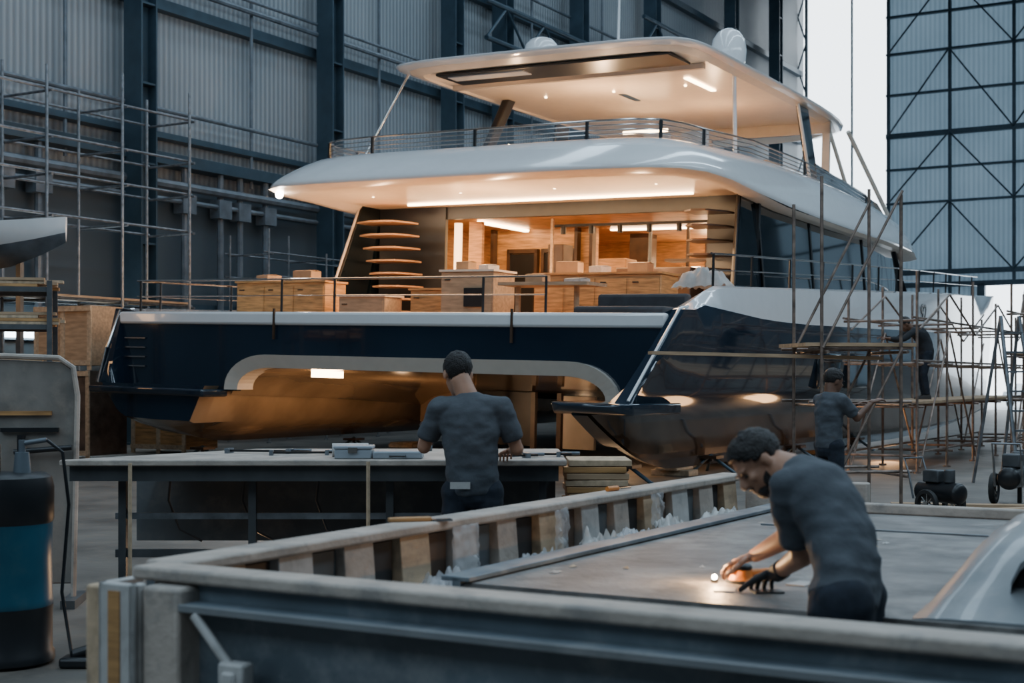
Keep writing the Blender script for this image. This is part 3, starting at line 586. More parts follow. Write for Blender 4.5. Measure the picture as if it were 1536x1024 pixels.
for x,y in ((-2.35,8.75),(-.9,8.9)): build(MB().cyl((0,0,0),(0,0,1.1),.012,n=8).box((0,0,.01),(.14,.14,.02)),'marker_rod','pine',loc=V((x,y,0)),label='thin vertical rod standing by the workbench',category='rod',group='upright rods by the workbench')
# ---------------------------------------------------------------- drum + partition
T=thing('drum','teal and black steel drum with pump fittings on top','drum',loc=V((-2.89,8.1,0)))
def lathe(prof,n=32):
    m=MB(); m.loft([[V((max(r,.001)*.92*math.cos(2*math.pi*k/n),max(r,.001)*.92*math.sin(2*math.pi*k/n),z)) for k in range(n)] for r,z in prof]); return m
build(lathe([(.285,.33),(.29,.35),(.285,.37),(.28,.6),(.285,.78),(.285,.8)]),'drum_body','teal',parent=T)
build(lathe([(.27,0),(.3,.02),(.3,.06),(.285,.08),(.285,.28),(.29,.33)]),'drum_base','black',parent=T)
build(lathe([(.285,.8),(.295,.82),(.295,1.0),(.28,1.06),(.25,1.08),(.02,1.09)]),'drum_lid','black',parent=T)
build(MB().cyl((.1,0,1.08),(.1,0,1.2),.05,.04).cyl((.1,0,1.2),(.1,0,1.27),.02).cyl((.1,0,1.25),(.24,0,1.27),.014),'pump_nozzle','steelg',parent=T)
build(MB().cyl((-.05,-.05,1.08),(-.05,-.05,1.25),.045).cyl((-.05,-.05,1.25),(-.05,-.05,1.3),.02),'bottle','black',parent=T)
build(MB().tube([V((.24,0,1.27)),V((.33,.0,1.2)),V((.36,.02,.9)),V((.32,.02,.4)),V((.42,-.1,.03)),V((.55,-.15,.03))],.010),'hose','black',parent=T)
build(MB().box((0,0,.03),(.22,.16,.06)).cyl((-.06,0,.06),(.07,.02,.1),.035),'foot_pump','black',loc=V((-2.42,8.0,0)),bevel=.02,label='dark foot pump lying on the floor beside the drum',category='pump')
T=thing('partition_panel','freestanding film wrapped tan board panel with edge frame','panel',loc=V((-3.45,10.2,0)),rot=(0,0,.12))
m=MB(); q=[(-.7,.15),(-.7,1.78),(.22,1.74),(.3,1.68),(.33,1.5),(.3,.15)]
m.prism([(a,b) for a,b in q],-.02,.02,'y'); build(m,'panel_board','tan',parent=T,bevel=.01)
build(MB().tube([V((.3,-.03,0)),V((.33,-.03,1.5)),V((.3,-.03,1.7)),V((.2,-.03,1.77)),V((-.7,-.03,1.8))],.02),'panel_frame','rim',parent=T)
for x in (-.7,.3): build(MB().bb((x-.05,-.25,0),(x+.05,.25,.06)),'panel_foot','dsteel',parent=T)
build(MB().bb((-.2,-.06,1.24),(.2,-.02,1.27)).cyl((-.1,-.08,1.1),(.3,-.08,1.13),.02).cyl((-.05,-.08,1.02),(-.05,-.08,1.22),.03),'clamp_shelf','black',parent=T)
build(MB().bb((-.5,-.05,1.36),(.15,-.02,1.39)),'panel_shelf','wood',parent=T)
# ---------------------------------------------------------------- mold
MO=V((-1.2,4.73,0)); ZD=.82
T=thing('hull_mold','large grey mold frame with dusty rim boards and ribbed inner wall','mold',loc=MO,rot=HR)
def Q(mb,name,mt,**k): 
    pr=k.pop('parent',T); return build(mb,name,mt,parent=pr,**k)
Q(MB().bb((-.02,-.07,.955),(4.6,.07,1.0)),'rim_board','rim',bevel=.012)
Q(MB().bb((-.1,0.07,.955),(.06,5.35,1.0)),'rim_board','rim',bevel=.012)
Q(MB().bb((.1,-.03,.25),(4.6,.03,.955)).bb((.1,-.10,.885),(4.6,-.03,.90)).bb((.1,-.12,.56),(4.6,-.03,.585)).bb((.1,-.14,.22),(4.6,.03,.26)),'steel_beam','mold',bevel=.006)
Q(MB().bb((.1,-.125,.875),(4.6,-.10,.90)),'beam_lip','moldl',bevel=.004)
for x in (1.2,2.4,3.6): Q(MB().bb((x,-.03,0),(x+.08,.04,.25)),'mold_leg','steelg')
for x,y in ((.0,2.5),(.0,5.2),(1.5,4.8),(3,4.8),(4,4.8)): Q(MB().bb((x,y,0),(x+.08,y+.08,.6)),'mold_leg','steelg')
Q(MB().box((.47,-.12,.68),(.10,.06,.12)).box((.47,-.155,.68),(.05,.02,.07)),'bracket','dust',bevel=.01)
Q(MB().cyl((.30,-.12,.87),(.44,-.12,.73),.016),'bracket_arm','dust')
Q(MB().bb((-.08,-.16,.0),(.08,-.13,.955)).bb((-.08,-.16,.0),(-.05,.02,.955)).bb((.05,-.16,0),(.08,-.1,.955)),'corner_post','dust',bevel=.008,label='dusty white channel post')
Q(MB().bb((-.03,-.165,.6),(.02,-.155,.93)),'post_slot','wood')
Q(MB().bb((.085,-.13,.0),(.24,.0,.95)),'corner_block','rim',bevel=.015)
Q(MB().bb((-.2,-.1,.0),(-.085,.06,.93)),'corner_block','pine',bevel=.01,label='raw wood block')
Q(MB().bb((-.09,.07,.25),(-.05,5.35,.955)),'mold_wall','mold')
Q(MB().bb((-.05,.1,.60),(-.03,5.3,.955)),'wall_liner','dark')  # dark plate stands in for shade behind the ribs
Q(MB().bb((-.05,.1,.62),(.08,5.3,.65)),'wall_ledge','rim')
b=.2; k=0
while b<5.15:
    w=.2+random.uniform(-.03,.04)
    if k%2==0: Q(MB().loft([[V((-.03,b,.65)),V((.06,b,.65)),V((.035,b,.955)),V((-.03,b,.955))],[V((-.03,b+w,.65)),V((.06,b+w,.65)),V((.035,b+w,.955)),V((-.03,b+w,.955))]]),'rib',['pine','dust','rim'][(k//2)%3],bevel=.004)
    else: Q(MB().bb((-.03,b+.01,.65),(.0,b+w-.01,.94)),'rib_panel',['brownp','blanket','dark'][(k//2)%3])
    b+=w; k+=1
Q(MB().bb((.1,5.25,.6),(.9,5.33,.97)),'end_board','rim',bevel=.01)
Q(MB().bb((.0,.3,.56),(.42,5.2,.60)),'trough_floor','mold2')
Q(MB().bb((.42,1.2,.58),(.46,5.0,.84)).bb((.37,1.2,.825),(.5,5.0,.845)),'channel_beam','mold',bevel=.004)
Q(MB().bb((.20,1.0,.60),(.24,5.0,.72)).bb((.16,1.0,.71),(.28,5.0,.73)),'channel_beam','moldl',bevel=.004)
Q(MB().bb((.46,1.22,ZD-.06),(4.6,4.9,ZD)),'mold_deck','mold2')
Q(MB().bb((.46,4.86,ZD),(4.6,4.93,ZD+.06)),'deck_rim','rim',bevel=.01)
Q(MB().bb((.7,3.9,ZD),(4.6,3.93,ZD+.008)),'deck_seam','mold')
hp=MB(); rings=[]
for b,hh in [(1.24,.012),(1.5,.11),(1.72,.20),(1.95,.265),(2.4,.29),(2.9,.28),(3.4,.2),(3.8,.02)]:
    rings.append([V((2.18,b,ZD-.01)),V((2.2,b,ZD+hh*.25)),V((2.25,b,ZD+hh*.6)),V((2.32,b,ZD+hh*.88)),V((2.42,b,ZD+hh)),V((2.6,b,ZD+hh*1.02)),V((3.1,b,ZD+hh)),V((3.2,b,ZD-.01))])
hp.loft(rings); Q(hp,'moulded_hump','moldl',smooth=60)
hp=MB(); rings=[]
for t in range(13):
    a=math.pi*t/12; rings.append([V((2.74-.27*math.cos(a),b_,ZD+.275*math.sin(a)**.6*(1 if r_ else .88))) for b_,r_ in ((1.42,1),(1.95,1),(1.95,0),(1.42,0))])
hp.loft(rings); Q(hp,'hatch_coaming','moldl',smooth=60)
Q(MB().loft([[V((2.74-.262*math.cos(math.pi*t/12),b_,ZD+.005+.245*math.sin(math.pi*t/12)**.6)) for t in range(13)] for b_ in (1.46,1.49)]),'hatch_opening_shade','black')  # black plate painted as the shade inside the opening
def MW(a,b,z): return MO+V((.866*a+.5*b,-.5*a+.866*b,z))
for k,(a,b,L,z) in enumerate([(.12,2.6,2.2,.66),(.22,3.4,2.6,.735),(.32,2.7,1.8,.62),(.2,4.2,1.4,.76),(.33,3.9,1.7,.66),(.30,1.6,1.2,.62),(.24,2.4,1.5,.76),(.12,3.6,2.0,.69)]):
    build(MB().box((0,0,0),(.05,L,.022)),'batten',['pine','rim','moldl','ply'][k%4],loc=MW(a,b,z+.012),rot=(random.uniform(-.01,.01),0,YAW+random.uniform(-.04,.04)),label='long thin batten lying in the mold trough',category='batten',group='battens in the mold trough',bevel=.003)
for k,(a,b,z,sx,sy,s) in enumerate([(.14,1.95,.68,.16,.35,1),(.25,3.2,.77,.16,.4,2),(.26,4.4,.78,.2,.4,3),(.26,2.2,.76,.16,.3,4),(.2,3.8,.78,.14,.3,6),(.2,1.5,.73,.2,.3,7),(.3,2.8,.78,.16,.25,9)]):
    build(crumple(18,22,sx,sy,.07,s,0,.7),'plastic_sheet' if k%2 else 'cloth_scrap','film' if k%2 else 'dust',loc=MW(a,b,z),rot=(0,0,YAW+.1*s),label='crumpled piece of clear plastic film' if k%2 else 'crumpled pale cloth scrap',category='plastic sheet' if k%2 else 'cloth',group='film and cloth scraps in the mold',smooth=80)
for k,(b,w) in enumerate(((1.85,.22),(2.75,.14),(3.9,.16))):
    m=crumple(14,14,.28,w,.025,8+k)
    for p in m.v: p.z, p.x = p.x*-1.0, p.z+.01
    build(m,'masking_sheet','film',loc=MW(.07,b,.83),rot=HR,label='hanging piece of clear masking film on the mold rib',category='plastic sheet',group='masking film on the mold ribs',smooth=60)
for k in range(14):
    a=random.uniform(.6,1.6); b=random.uniform(1.6,4.4)
    if 1.2<a and b<2.4: continue
    build(crumple(5,5,random.uniform(.02,.05),random.uniform(.02,.06),.012,k+20),'shaving',random.choice(['pine','dust','rim']),loc=MW(a,b,ZD+.001),rot=(0,0,k),label='small wood shaving lying on the mold deck',category='shaving',group='shavings on the mold deck')
T2=thing('scraper','small wooden handled scraper lying on the rim board','hand tool',loc=MW(-.02,1.62,1.0),rot=(0,0,.3))
build(MB().bb((-.13,-.018,0),(.06,.018,.02)),'handle','wood',parent=T2,bevel=.006); build(MB().bb((.06,-.025,.0),(.15,.025,.008)),'blade','chrome',parent=T2)
T2=thing('chisel','small chisel with orange handle on the rim board','hand tool',loc=MW(-.02,3.6,1.0),rot=(0,0,.9))
build(MB().cyl((-.1,0,.014),(.0,0,.014),.014),'handle','orange',parent=T2); build(MB().bb((0,-.01,.006),(.12,.01,.014)),'blade','chrome',parent=T2)
# ---------------------------------------------------------------- people
def evalmesh(mb,vox,smooth_it,name='tmp'):
    me=bpy.data.meshes.new(name); me.from_pydata([tuple(p) for p in mb.v],[],mb.f)
    bm=bmesh.new(); bm.from_mesh(me); bmesh.ops.recalc_face_normals(bm,faces=bm.faces); bm.to_mesh(me); bm.free()
    o=bpy.data.objects.new(name,me); COL.objects.link(o)
    r=o.modifiers.new('r','REMESH'); r.mode='VOXEL'; r.voxel_size=vox
    s=o.modifiers.new('s','SMOOTH'); s.factor=.5; s.iterations=smooth_it
    dg=bpy.context.evaluated_depsgraph_get(); me2=bpy.data.meshes.new_from_object(o.evaluated_get(dg))
    bpy.data.objects.remove(o); bpy.data.meshes.remove(me); return me2
def limb(m,p0,p1,r0,r1): 
    m.cyl(p0,p1,r0,r1,n=18); m.ell(p0,r0,n=14,m=8); m.ell(p1,r1,n=14,m=8)
def hand(m,w,d,nrm,thumb,curl=.5,sc=1):
    d=V(d).normalized(); nrm=(V(nrm)-d*V(nrm).dot(d)).normalized(); sd=d.cross(nrm).normalized()
    if sd.dot(V(thumb))<0: sd=-sd
    def ring(t,wd,th): 
        c=w+d*t*sc; return [c+sd*(wd*math.cos(a)*sc)+nrm*(th*math.sin(a)*sc) for a in [2*math.pi*k/12 for k in range(12)]]
    m.loft([ring(-.03,.026,.022),ring(0,.028,.02),ring(.03,.038,.017),ring(.065,.043,.015),ring(.088,.042,.013),ring(.095,.036,.008)])
    for k,(o,L) in enumerate(zip((.033,.011,-.011,-.032),(.072,.08,.075,.058))):
        p=w+d*.085*sc+sd*o*sc; dd=(d+sd*o*1.5).normalized(); r=.0088*sc
        for j,f in enumerate((.45,.32,.25)):
            ang=curl*(.5+.35*j); ax=dd.cross(nrm).normalized(); dd=(Matrix.Rotation(ang,3,ax)@dd).normalized()
            q=p+dd*L*f*sc*1.05; m.cyl(p,q,r,r*.88,n=8); m.ell(q,r*.9,n=8,m=6); p=q; r*=.88
    p=w+d*.02*sc+sd*.03*sc; dd=(d*.6+sd*.75+nrm*.35).normalized(); r=.0115*sc
    for f in (.045,.035,.028):
        q=p+dd*f*sc; m.cyl(p,q,r,r*.9,n=8); m.ell(q,r*.9,n=8,m=6); p=q; r*=.9; dd=(dd+d*.5+nrm*.2).normalized()
def person(J,label,vox=.009,skin='skin',shirt='shirt',beard=False,gl=None,gr=None,hs=1.0,bs=1.0,sleeve=.78):
    root=V(J['root']); J={k:(V(v) if hasattr(v,'__len__') else v) for k,v in J.items()}
    T=thing('person',label,'person',loc=root)
    F=J['F'].normalized(); U=(J['U']-F*J['U'].dot(F)).normalized(); Rt=F.cross(U)
    HM=Matrix((Rt,F,U)).transposed(); hc=J['head']
    def h(x,y,z): return hc+HM@V((x,y,z))*hs
    def he(m,c,r): m.ell(h(*c),[q*hs for q in r],R=HM,n=18,m=12)
    pel,mid,nk=J['pel'],J['mid'],J['neck']
    sh=(J['RS']-J['LS']).normalized(); hp=(J['RH']-J['LH']).normalized()
    def spine(t): return (pel*(1-t)*(1-2*t)+mid*4*t*(1-t)+nk*t*(2*t-1))
    def rings(lst):
        R=[]
        for t,rx,ry in lst:
            c=spine(t); tg=(spine(min(t+.05,1.05))-spine(t-.05)).normalized(); s=hp.lerp(sh,min(1,max(0,t))).normalized(); fr=tg.cross(s).normalized(); s=fr.cross(tg).normalized()
            R.append([c+s*rx*bs*math.cos(a)+fr*ry*bs*math.sin(a) for a in [2*math.pi*k/24 for k in range(24)]])
        return R
    m=MB()
    m.loft(rings([(-.1,.12,.09),(.2,.125,.09),(.5,.13,.095),(.8,.14,.09),(.97,.08,.06)]))
    he(m,(0,-.012,.035),(.074,.094,.084)); he(m,(0,.03,-.028),(.058,.062,.082)); he(m,(0,.058,-.088),(.032,.028,.024))
    he(m,(0,.076,.022),(.046,.018,.012)); he(m,(0,.086,-.062),(.024,.012,.011)); he(m,(.034,.062,-.02),(.022,.022,.02)); he(m,(-.034,.062,-.02),(.022,.022,.02))
    m.cyl(h(0,.084,.014),h(0,.112,-.026),.009*hs,.014*hs,n=10); he(m,(0,.104,-.03),(.016,.013,.010))
    for s_ in (1,-1): he(m,(s_*.076,-.008,-.008),(.010,.018,.031))
    m.cyl(h(0,-.03,-.03),nk-(nk-mid).normalized()*.03,.056*hs,.068,n=18)
    for a in ('L','R'):
        limb(m,J[a+'S'],J[a+'E'],.05,.04); limb(m,J[a+'E'],J[a+'W'],.043,.027)
        limb(m,J[a+'H'],J[a+'K'],.075,.052); limb(m,J[a+'K'],J[a+'A'],.052,.036)
    me=evalmesh(m,vox,3)
    hm=MB(); hands={'L':gl,'R':gr}
    for a in ('L','R'):
        if hands[a]!='glove': hand(hm,J[a+'W'],J[a+'HD'],J[a+'HN'],J[a+'HT'],.5)
    bm=bmesh.new(); bm.from_mesh(me)
    vs=[bm.verts.new(p) for p in hm.v]; bm.verts.ensure_lookup_table()
    for f in hm.f:
        try: bm.faces.new([vs[i] for i in f])
        except Exception: pass
    bmesh.ops.recalc_face_normals(bm,faces=bm.faces)
    bmesh.ops.translate(bm,verts=bm.verts,vec=-root)
    for f in bm.faces: f.smooth=True
    bm.to_mesh(me); bm.free(); me.materials.clear(); me.materials.append(M[skin])
    o=bpy.data.objects.new('body',me); COL.objects.link(o); o.parent=T
    def cloth(mb,name,mt,v,it,amp,sc):
        me=evalmesh(mb,v,it); 
        nrm=[vv.normal.copy() for vv in me.vertices]
        for vv,nn in zip(me.vertices,nrm):
            p=vv.co; w=noise.noise(V((p.x*sc,p.y*sc,p.z*sc*1.6)))+.5*noise.noise(p*sc*2.3)+.9*(1-abs(noise.noise(V((p.x*sc*.8+3,p.y*sc*.8,p.z*sc*2.2))))*2)*.5
            vv.co=p+nn*amp*w-root
        for p in me.polygons: p.use_smooth=True
        me.materials.clear(); me.materials.append(M[mt]); o=bpy.data.objects.new(name,me); COL.objects.link(o); o.parent=T; return o
    m=MB(); m.loft(rings([(-.06,.164,.125),(.12,.160,.12),(.35,.158,.118),(.6,.175,.126),(.8,.182,.118),(.93,.125,.09),(1.0,.072,.068)]))
    for a in ('L','R'):
        c=spine(.86); limb(m,c+(J[a+'S']-c)*.5,J[a+'S'],.082,.07)
        e=J[a+'S'].lerp(J[a+'E'],min(1,sleeve)); m.cyl(J[a+'S'],e,.07,.066 if sleeve<1 else .056,n=18)
        if sleeve>1: m.ell(J[a+'E'],.056); m.cyl(J[a+'E'],J[a+'E'].lerp(J[a+'W'],.9),.056,.04,n=16)
    cloth(m,'shirt',shirt,max(vox,.010),5,.010,8)
    m=MB(); m.loft(rings([(-.22,.14,.11),(-.1,.162,.122),(.0,.158,.118),(.08,.15,.112)]))
    for a in ('L','R'):
        limb(m,J[a+'H'],J[a+'K'],.094,.068); m.cyl(J[a+'K'],J[a+'A'],.068,.06,n=18); m.ell(J[a+'H'],.1)
    cloth(m,'trousers','jeans',max(vox,.011),4,.006,8)
    for a in ('L','R'):
        A=J[a+'A']; fd=V((J['foot'].x,J['foot'].y,0)).normalized(); sd=V((-fd.y,fd.x,0)); z0=A.z-.08
        m=MB(); R=[]
        for t,w,hh in ((-.07,.03,.05),(-.05,.038,.09),(.02,.042,.10),(.09,.045,.06),(.15,.042,.045),(.19,.02,.03)):
            c=V((A.x,A.y,z0))+fd*t; R.append([c+sd*w*x+V((0,0,hh*y)) for x,y in ((-1,0),(-1,.6),(-.6,1),(.6,1),(1,.6),(1,0))])
        m.loft(R); m.v=[p-root for p in m.v]; build(m,'shoe','shoe',parent=T,smooth=60)
    m=MB(); m.ell((0,0,0),(1,1,1),n=40,m=28)
    hv=[]
    for p in m.v:
        q=V((p.x*.081,p.y*.102,p.z*.092)); nz=1+.08*noise.noise(q*70)+(.05 if q.y>.04 and q.z>.03 else 0); q=V((q.x*nz,q.y*nz,q.z*nz))+V((0,-.015,.038)); hv.append(q)
    fs=[]
    for f in m.f:
        c=sum((hv[i] for i in f),V())/len(f)
        lim=-.045 if c.y<-.03 else -.045+(c.y+.03)*1.15
        if c.z>lim and not (abs(c.x)>.06 and c.z<.015 and c.y>-.03): fs.append(f)
    mm=MB(); mm.a([h(*q)-root for q in hv],fs); o=build(mm,'hair','hair',parent=T,smooth=80)
    md=o.modifiers.new('s','SOLIDIFY'); md.thickness=.012; md.offset=-1
    if beard:
        m=MB(); he(m,(0,.05,-.082),(.044,.042,.036)); he(m,(.045,.02,-.06),(.016,.035,.04)); he(m,(-.045,.02,-.06),(.016,.035,.04)); he(m,(0,.094,-.048),(.026,.008,.005))
        m.v=[p-root for p in m.v]; build(m,'beard','hair',parent=T,smooth=80)
    for s_ in (1,-1):
        m=MB(); he(m,(s_*.03,.080,.002),(.011,.008,.007)); m.v=[p-root for p in m.v]; build(m,'eye','eye',parent=T)
        m=MB(); he(m,(s_*.032,.090,.020),(.018,.005,.004)); m.v=[p-root for p in m.v]; build(m,'eyebrow','hair',parent=T)
    for a in ('L','R'):
        if hands[a]=='glove':
            m=MB(); hand(m,J[a+'W'],J[a+'HD'],J[a+'HN'],J[a+'HT'],.6,1.15)
            dd=(J[a+'W']-J[a+'E']).normalized(); m.cyl(J[a+'W']-dd*.05,J[a+'W']+dd*.01,.036,.034,n=16)
            m.v=[p-root for p in m.v]; build(m,'glove','glove',parent=T,smooth=60,label='black work glove')
    return T
person(dict(root=(-.24,8.65,0),pel=(-.24,8.65,.96),mid=(-.25,8.64,1.22),neck=(-.27,8.68,1.53),head=(-.335,8.75,1.645),F=(-.25,.85,-.42),U=(-.1,.4,.85),
 LS=(-.445,8.68,1.44),RS=(-.065,8.67,1.44),LE=(-.54,8.74,1.20),RE=(.03,8.71,1.19),LW=(-.56,8.97,1.24),RW=(-.0,8.96,1.17),
 LHD=(.05,.9,.1),LHN=(.9,-.1,-.3),LHT=(0,0,1),RHD=(-.3,.9,-.2),RHN=(0,0,-1),RHT=(-1,0,0),
 LH=(-.335,8.65,.93),RH=(-.145,8.65,.93),LK=(-.35,8.62,.5),RK=(-.13,8.62,.5),LA=(-.36,8.6,.09),RA=(-.12,8.6,.09),foot=(0,1,0)),
 'person in grey t-shirt and dark jeans holding a drill',vox=.009,hs=1.1)
build(MB().bb((-.06,-.004,-.02),(.06,.004,.02)),'belt_pouch','dust',loc=V((-.31,8.505,.98)),label='small pale tool pouch clipped at the waist',category='pouch')
T=thing('cordless_drill','dark cordless drill held over the workbench','drill',loc=V((-.55,9.08,1.27)),rot=(0,0,.25))
build(MB().cyl((0,-.08,.05),(0,.08,.05),.03,.026),'drill_body','black',parent=T); build(MB().cyl((0,.08,.05),(0,.13,.05),.018,.012).cyl((0,.13,.05),(0,.2,.05),.004),'chuck','steelg',parent=T)
build(MB().box((0,-.03,-.02),(.03,.04,.12)),'handle','black',parent=T,bevel=.008); build(MB().box((0,-.02,-.09),(.06,.09,.04)),'battery','greyp',parent=T,bevel=.006)
person(dict(root=(1.15,4.62,0),pel=(1.10,4.70,.90),mid=(1.105,4.83,1.12),neck=(.99,5.0,1.30),head=(.88,5.07,1.315),F=(-.70,-.22,-.68),U=(-.62,.1,.72),
 LS=(.95,4.87,1.235),RS=(1.07,5.12,1.25),LE=(1.02,5.0,.995),RE=(1.02,5.30,1.02),LW=(.975,5.22,.905),RW=(.93,5.44,.94),
 LHD=(-.25,.9,-.25),LHN=(0,0,-1),LHT=(-1,0,0),RHD=(-.75,.5,-.35),RHN=(0,0,-1),RHT=(-.3,-1,0),
 LH=(1.08,4.62,.88),RH=(1.16,4.79,.88),LK=(1.08,4.6,.48),RK=(1.18,4.79,.48),LA=(1.12,4.55,.09),RA=(1.21,4.75,.09),foot=(-.9,.43,0)),
 'person in grey t-shirt bending over the mold guiding a sander',vox=.007,beard=True,gl='glove',bs=.91,hs=.96)
T=thing('sander','orange handheld orbital sander on the mold deck','sander',loc=V((.90,5.56,ZD)))
build(MB().cyl((0,0,0),(0,0,.012),.065,n=24),'sanding_pad','rubber',parent=T); build(MB().cyl((0,0,.012),(0,0,.05),.055,.04,n=24).cyl((.0,0,.03),(.13,-.04,.045),.02),'sander_body','orange',parent=T); build(MB().ell((0,0,.058),(.04,.04,.022)),'grip','black',parent=T)
T=thing('work_light','small glowing work light on the mold deck','lamp',loc=V((.79,5.55,ZD)))
build(MB().cyl((0,0,0),(0,0,.015),.014),'lamp_base','black',parent=T); build(MB().ell((0,0,.022),.010),'bulb','spot',parent=T)
for x,y,rz in ((1.0,5.62,.3),(1.12,5.5,.9),(.95,5.3,.1),(.8,5.35,1.4)):
    build(MB().box((0,0,.0025),(.11,.08,.005)),'sandpaper_sheet',random.choice(['orange','dust','black']),loc=V((x,y,ZD+.001)),rot=(0,0,rz),label='loose sheet of sandpaper on the mold deck',category='sandpaper',group='sandpaper on the mold deck')
person(dict(root=(3.36,15.0,0),pel=(3.34,15,.93),mid=(3.34,15.0,1.2),neck=(3.36,15.01,1.48),head=(3.40,15.03,1.60),F=(.85,.35,-.2),U=(.1,0,1),
 LS=(3.28,15.17,1.40),RS=(3.45,14.85,1.40),LE=(3.46,15.28,1.20),RE=(3.62,14.93,1.21),LW=(3.66,15.2,1.34),RW=(3.80,15.0,1.38),
 LHD=(.9,.0,.3),LHN=(0,-.2,-1),LHT=(0,-1,0),RHD=(.9,.2,.3),RHN=(0,.2,-1),RHT=(0,1,0),
 LH=(3.30,15.09,.92),RH=(3.39,14.92,.92),LK=(3.33,15.1,.5),RK=(3.42,14.9,.5),LA=(3.3,15.12,.09),RA=(3.39,14.88,.09),foot=(.9,.4,0)),
 'person in grey t-shirt standing with both arms raised',vox=.014,skin='skind',hs=1.08)
zb=1.245; dx=-.10; dy=-.05
person({k:((v[0]+dx,v[1]+dy,v[2]) if k in('root','pel','mid','neck','head','LS','RS','LE','RE','LW','RW','LH','RH','LK','RK','LA','RA') else v) for k,v in dict(root=(7.82,26.9,zb),pel=(7.92,26.9,zb+.87),mid=(7.86,26.9,zb+1.14),neck=(7.66,26.9,zb+1.34),head=(7.52,26.9,zb+1.42),F=(-.85,0,-.5),U=(-.4,0,.85),
 LS=(7.64,26.72,zb+1.28),RS=(7.66,27.1,zb+1.28),LE=(7.42,26.68,zb+1.13),RE=(7.42,27.12,zb+1.13),LW=(7.18,26.75,zb+1.15),RW=(7.18,27.05,zb+1.17),
 LHD=(-.9,0,.1),LHN=(0,0,-1),LHT=(0,1,0),RHD=(-.9,0,.1),RHN=(0,0,-1),RHT=(0,-1,0),
 LH=(7.92,26.8,zb+.87),RH=(7.92,27.0,zb+.87),LK=(7.84,26.78,zb+.47),RK=(7.86,27.02,zb+.47),LA=(7.90,26.77,zb+.09),RA=(7.92,27.03,zb+.09),foot=(-1,0,0)).items()},
 'person in black work clothes leaning forward on the scaffold deck',vox=.016,skin='skind',shirt='jacket',hs=1.12,bs=1.12,sleeve=2)
# ---------------------------------------------------------------- carts / machines on right
def wheel(r,w,T,loc):
    n=20; m=MB(); pr=[(r*.72,-w/2),(r*.95,-w/2),(r,-w/4),(r,w/4),(r*.95,w/2),(r*.72,w/2),(r*.72,-w/2)]
    m.loft([[V((x,q*math.cos(2*math.pi*k/n),q*math.sin(2*math.pi*k/n))) for k in range(n)] for q,x in pr],cap=False)
    o=build(m,'wheel','rubber',parent=T,loc=loc)
    m=MB().cyl((-w/2,0,0),(w/2,0,0),r*.2)
    for k in range(8): m.cyl((0,0,0),(0,r*.74*math.cos(k*.785),r*.74*math.sin(k*.785)),.012,n=6)
    build(m,'wheel_hub','chrome',parent=o)
def cart(loc,rz,lab,sc):
    T=thing('compressor_cart',lab,'compressor',loc=loc,rot=(0,0,rz)); T.scale=(sc,sc,sc)
    wheel(.24,.08,T,(-.3,0,.24)); wheel(.24,.08,T,(.3,0,.24))
    build(MB().cyl((0,-.4,.42),(0,.4,.42),.17,n=20).ell((0,-.4,.42),(.17,.08,.17)).ell((0,.4,.42),(.17,.08,.17)),'tank','black',parent=T)
    build(MB().box((0,.1,.68),(.26,.34,.2)).cyl((0,-.2,.58),(0,-.2,.8),.09),'motor','dsteel',parent=T,bevel=.02)
    build(MB().tube([V((-.2,.4,.3)),V((-.2,.5,.7)),V((-.2,.6,.95)),V((.2,.6,.95)),V((.2,.5,.7)),V((.2,.4,.3))],.018),'handle','pipe',parent=T)
    build(MB().bb((-.03,-.42,0),(.03,-.36,.3)),'stand_foot','black',parent=T)
cart(V((5.0,16.6,0)),.5,'black portable air compressor on spoked wheels',.72); cart(V((6.5,18.4,0)),2.6,'dark wheeled machine standing by the scaffold',.85)
for k,(x,y,rz,L) in enumerate([(6.3,16.9,.2,2.2),(6.6,17.5,.35,2.6),(5.7,17.9,-.2,1.8)]):
    build(MB().box((0,0,.03),(L,.2,.05)),'loose_plank','ply',loc=V((x,y,.0)),rot=(0,0,rz),label='loose plank lying on the concrete floor',category='plank',group='loose planks on the floor')
build(MB().tube([V((4.2+.25*k+.12*math.sin(k*2.1),16.0+.35*math.sin(k*1.3),.03)) for k in range(12)],.02),'air_hose','orange',label='long air hose snaking across the concrete floor',category='hose')
T=thing('stepladder','aluminium stepladder standing beside the scaffold','ladder',loc=V((7.7,22.0,0)),rot=(0,0,.4))
for s_ in (-1,1):
    build(MB().cyl((s_*.28,-.5,0),(s_*.18,0,2.6),.03),'ladder_rail','pipe',parent=T); build(MB().cyl((s_*.28,.5,0),(s_*.18,0,2.6),.025),'ladder_rail','pipe',parent=T)
for k in range(8): build(MB().box((0,-.5+.06*(k+.8),.3*(k+.8)),(.5-.02*k,.09,.03)),'ladder_step','pipe',parent=T)
def car(loc,rz,lab,mt='carp'):
    T=thing('car',lab,'car',loc=loc,rot=(0,0,rz))
    prof=[(-2.2,.35),(-2.25,.7),(-2.1,.95),(-1.2,1.0),(-.6,1.42),(.7,1.45),(1.4,1.05),(2.1,.98),(2.25,.7),(2.2,.35)]
    m=MB(); m.loft([[V((x,w,z if abs(w)<.8 else min(z,1.0))) for x,z in prof] for w in (-.88,-.78,.78,.88)]); build(m,'car_body',mt,parent=T,bevel=.05)
    build(MB().prism([(-1.15,1.0),(-.6,1.36),(.65,1.38),(1.25,1.03)],-.82,.82,'y'),'car_window','glass',parent=T)
    for x in (-1.35,1.35):
        for y in (-.82,.82): build(MB().cyl((x,y-.1,.33),(x,y+.1,.33),.33,n=20),'wheel','rubber',parent=T)
car(H(-.6,68,0),YAW+1.3,'silver car parked outside the open hangar door'); car(H(2.2,74,0),YAW+1.5,'white car parked further out on the concrete','white')
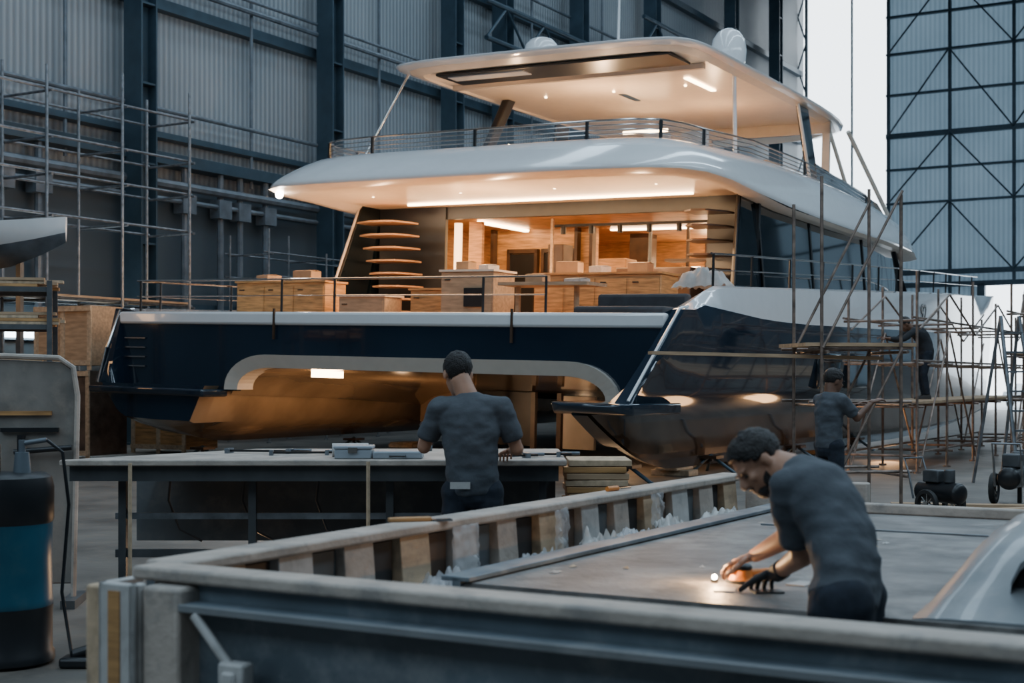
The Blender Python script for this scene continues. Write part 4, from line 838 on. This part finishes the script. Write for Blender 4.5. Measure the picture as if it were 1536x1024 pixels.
# ---------------------------------------------------------------- lights
def area(loc,rot,sx,sy,p,col):
    l=bpy.data.lights.new('lamp','AREA'); l.shape='RECTANGLE'; l.size=sx; l.size_y=sy; l.energy=p; l.color=col
    o=bpy.data.objects.new('lamp',l); COL.objects.link(o); o.location=loc; o.rotation_euler=rot; return o
BL=(.62,.82,1)
for u,p in ((-6,2000),(4,2600),(14,4600)): area(H(u,6,23),HR,2.0,68,p,BL)  # added unseen overhead panels for cool fill
area(H(5,-29,13),(math.radians(75),0,YAW),26,7,1300,(.64,.84,1))  # added unseen fill behind the camera, brightens the mold front
area(H(21.5,0,12),(math.radians(65),0,YAW+math.radians(90)),34,4,2000,(.64,.84,1))  # added unseen side fill along the right wall
o=area((0,0,0),(0,0,0),8,3.5,520,(1,.64,.34)); o.parent=Y; o.location=(0,4.4,5.34)
o=area((0,0,0),(0,0,0),7,5,190,(1,.60,.28)); o.parent=Y; o.location=(0,10.2,5.1)
def point(loc,p,col,r=.1,par=Y):
    l=bpy.data.lights.new('lamp','POINT'); l.energy=p; l.color=col; l.shadow_soft_size=r; o=bpy.data.objects.new('lamp',l); COL.objects.link(o); o.location=loc
    if par: o.parent=par
WC=(1,.62,.33)
point((0,4.2,4.3),200,WC,.1); point((3,4.6,4.2),95,WC,.1); point((-3,4.2,4.2),95,WC,.1)
point((0,9,7.2),190,WC,.06); point((1.5,12,7.2),80,WC,.06); point((-1.5,7.3,7.1),60,WC,.06)
point((1,13,4.6),50,WC,.1)
point((-1.5,.9,1.5),40,WC,.08); point((-1.3,3.0,.9),80,WC,.12); point((3.6,2.4,1.0),45,WC,.08)
point((-4.45,2.8,5.2),40,(1,.9,.75),.1)
point((.79,5.52,ZD+.08),9,(1,.6,.28),.02,None)
point(tuple(H(7.0,8,.2)),40,(1,.55,.25),.35,None); point(tuple(H(7.0,3.5,.2)),35,(1,.55,.25),.35,None)
point(tuple(H(-7.2,-2.4,3.2)),40,(1,.55,.25),.35,None); point((-2.0,9.9,.35),8,(1,.6,.3),.05,None)
w=bpy.data.worlds.new('world'); SC.world=w; w.use_nodes=True; w.node_tree.nodes['Background'].inputs[0].default_value=(.84,.93,1,1); w.node_tree.nodes['Background'].inputs[1].default_value=4.5
# ---------------------------------------------------------------- camera
cd=bpy.data.cameras.new('camera'); cam=bpy.data.objects.new('camera',cd); COL.objects.link(cam); SC.camera=cam
cam.location=(0,0,1.61); cam.rotation_euler=(math.pi/2,0,0); cd.lens=50; cd.sensor_width=36; cd.shift_y=58/1536; cd.clip_end=500
cd.dof.use_dof=True; cd.dof.focus_distance=13; cd.dof.aperture_fstop=3.2
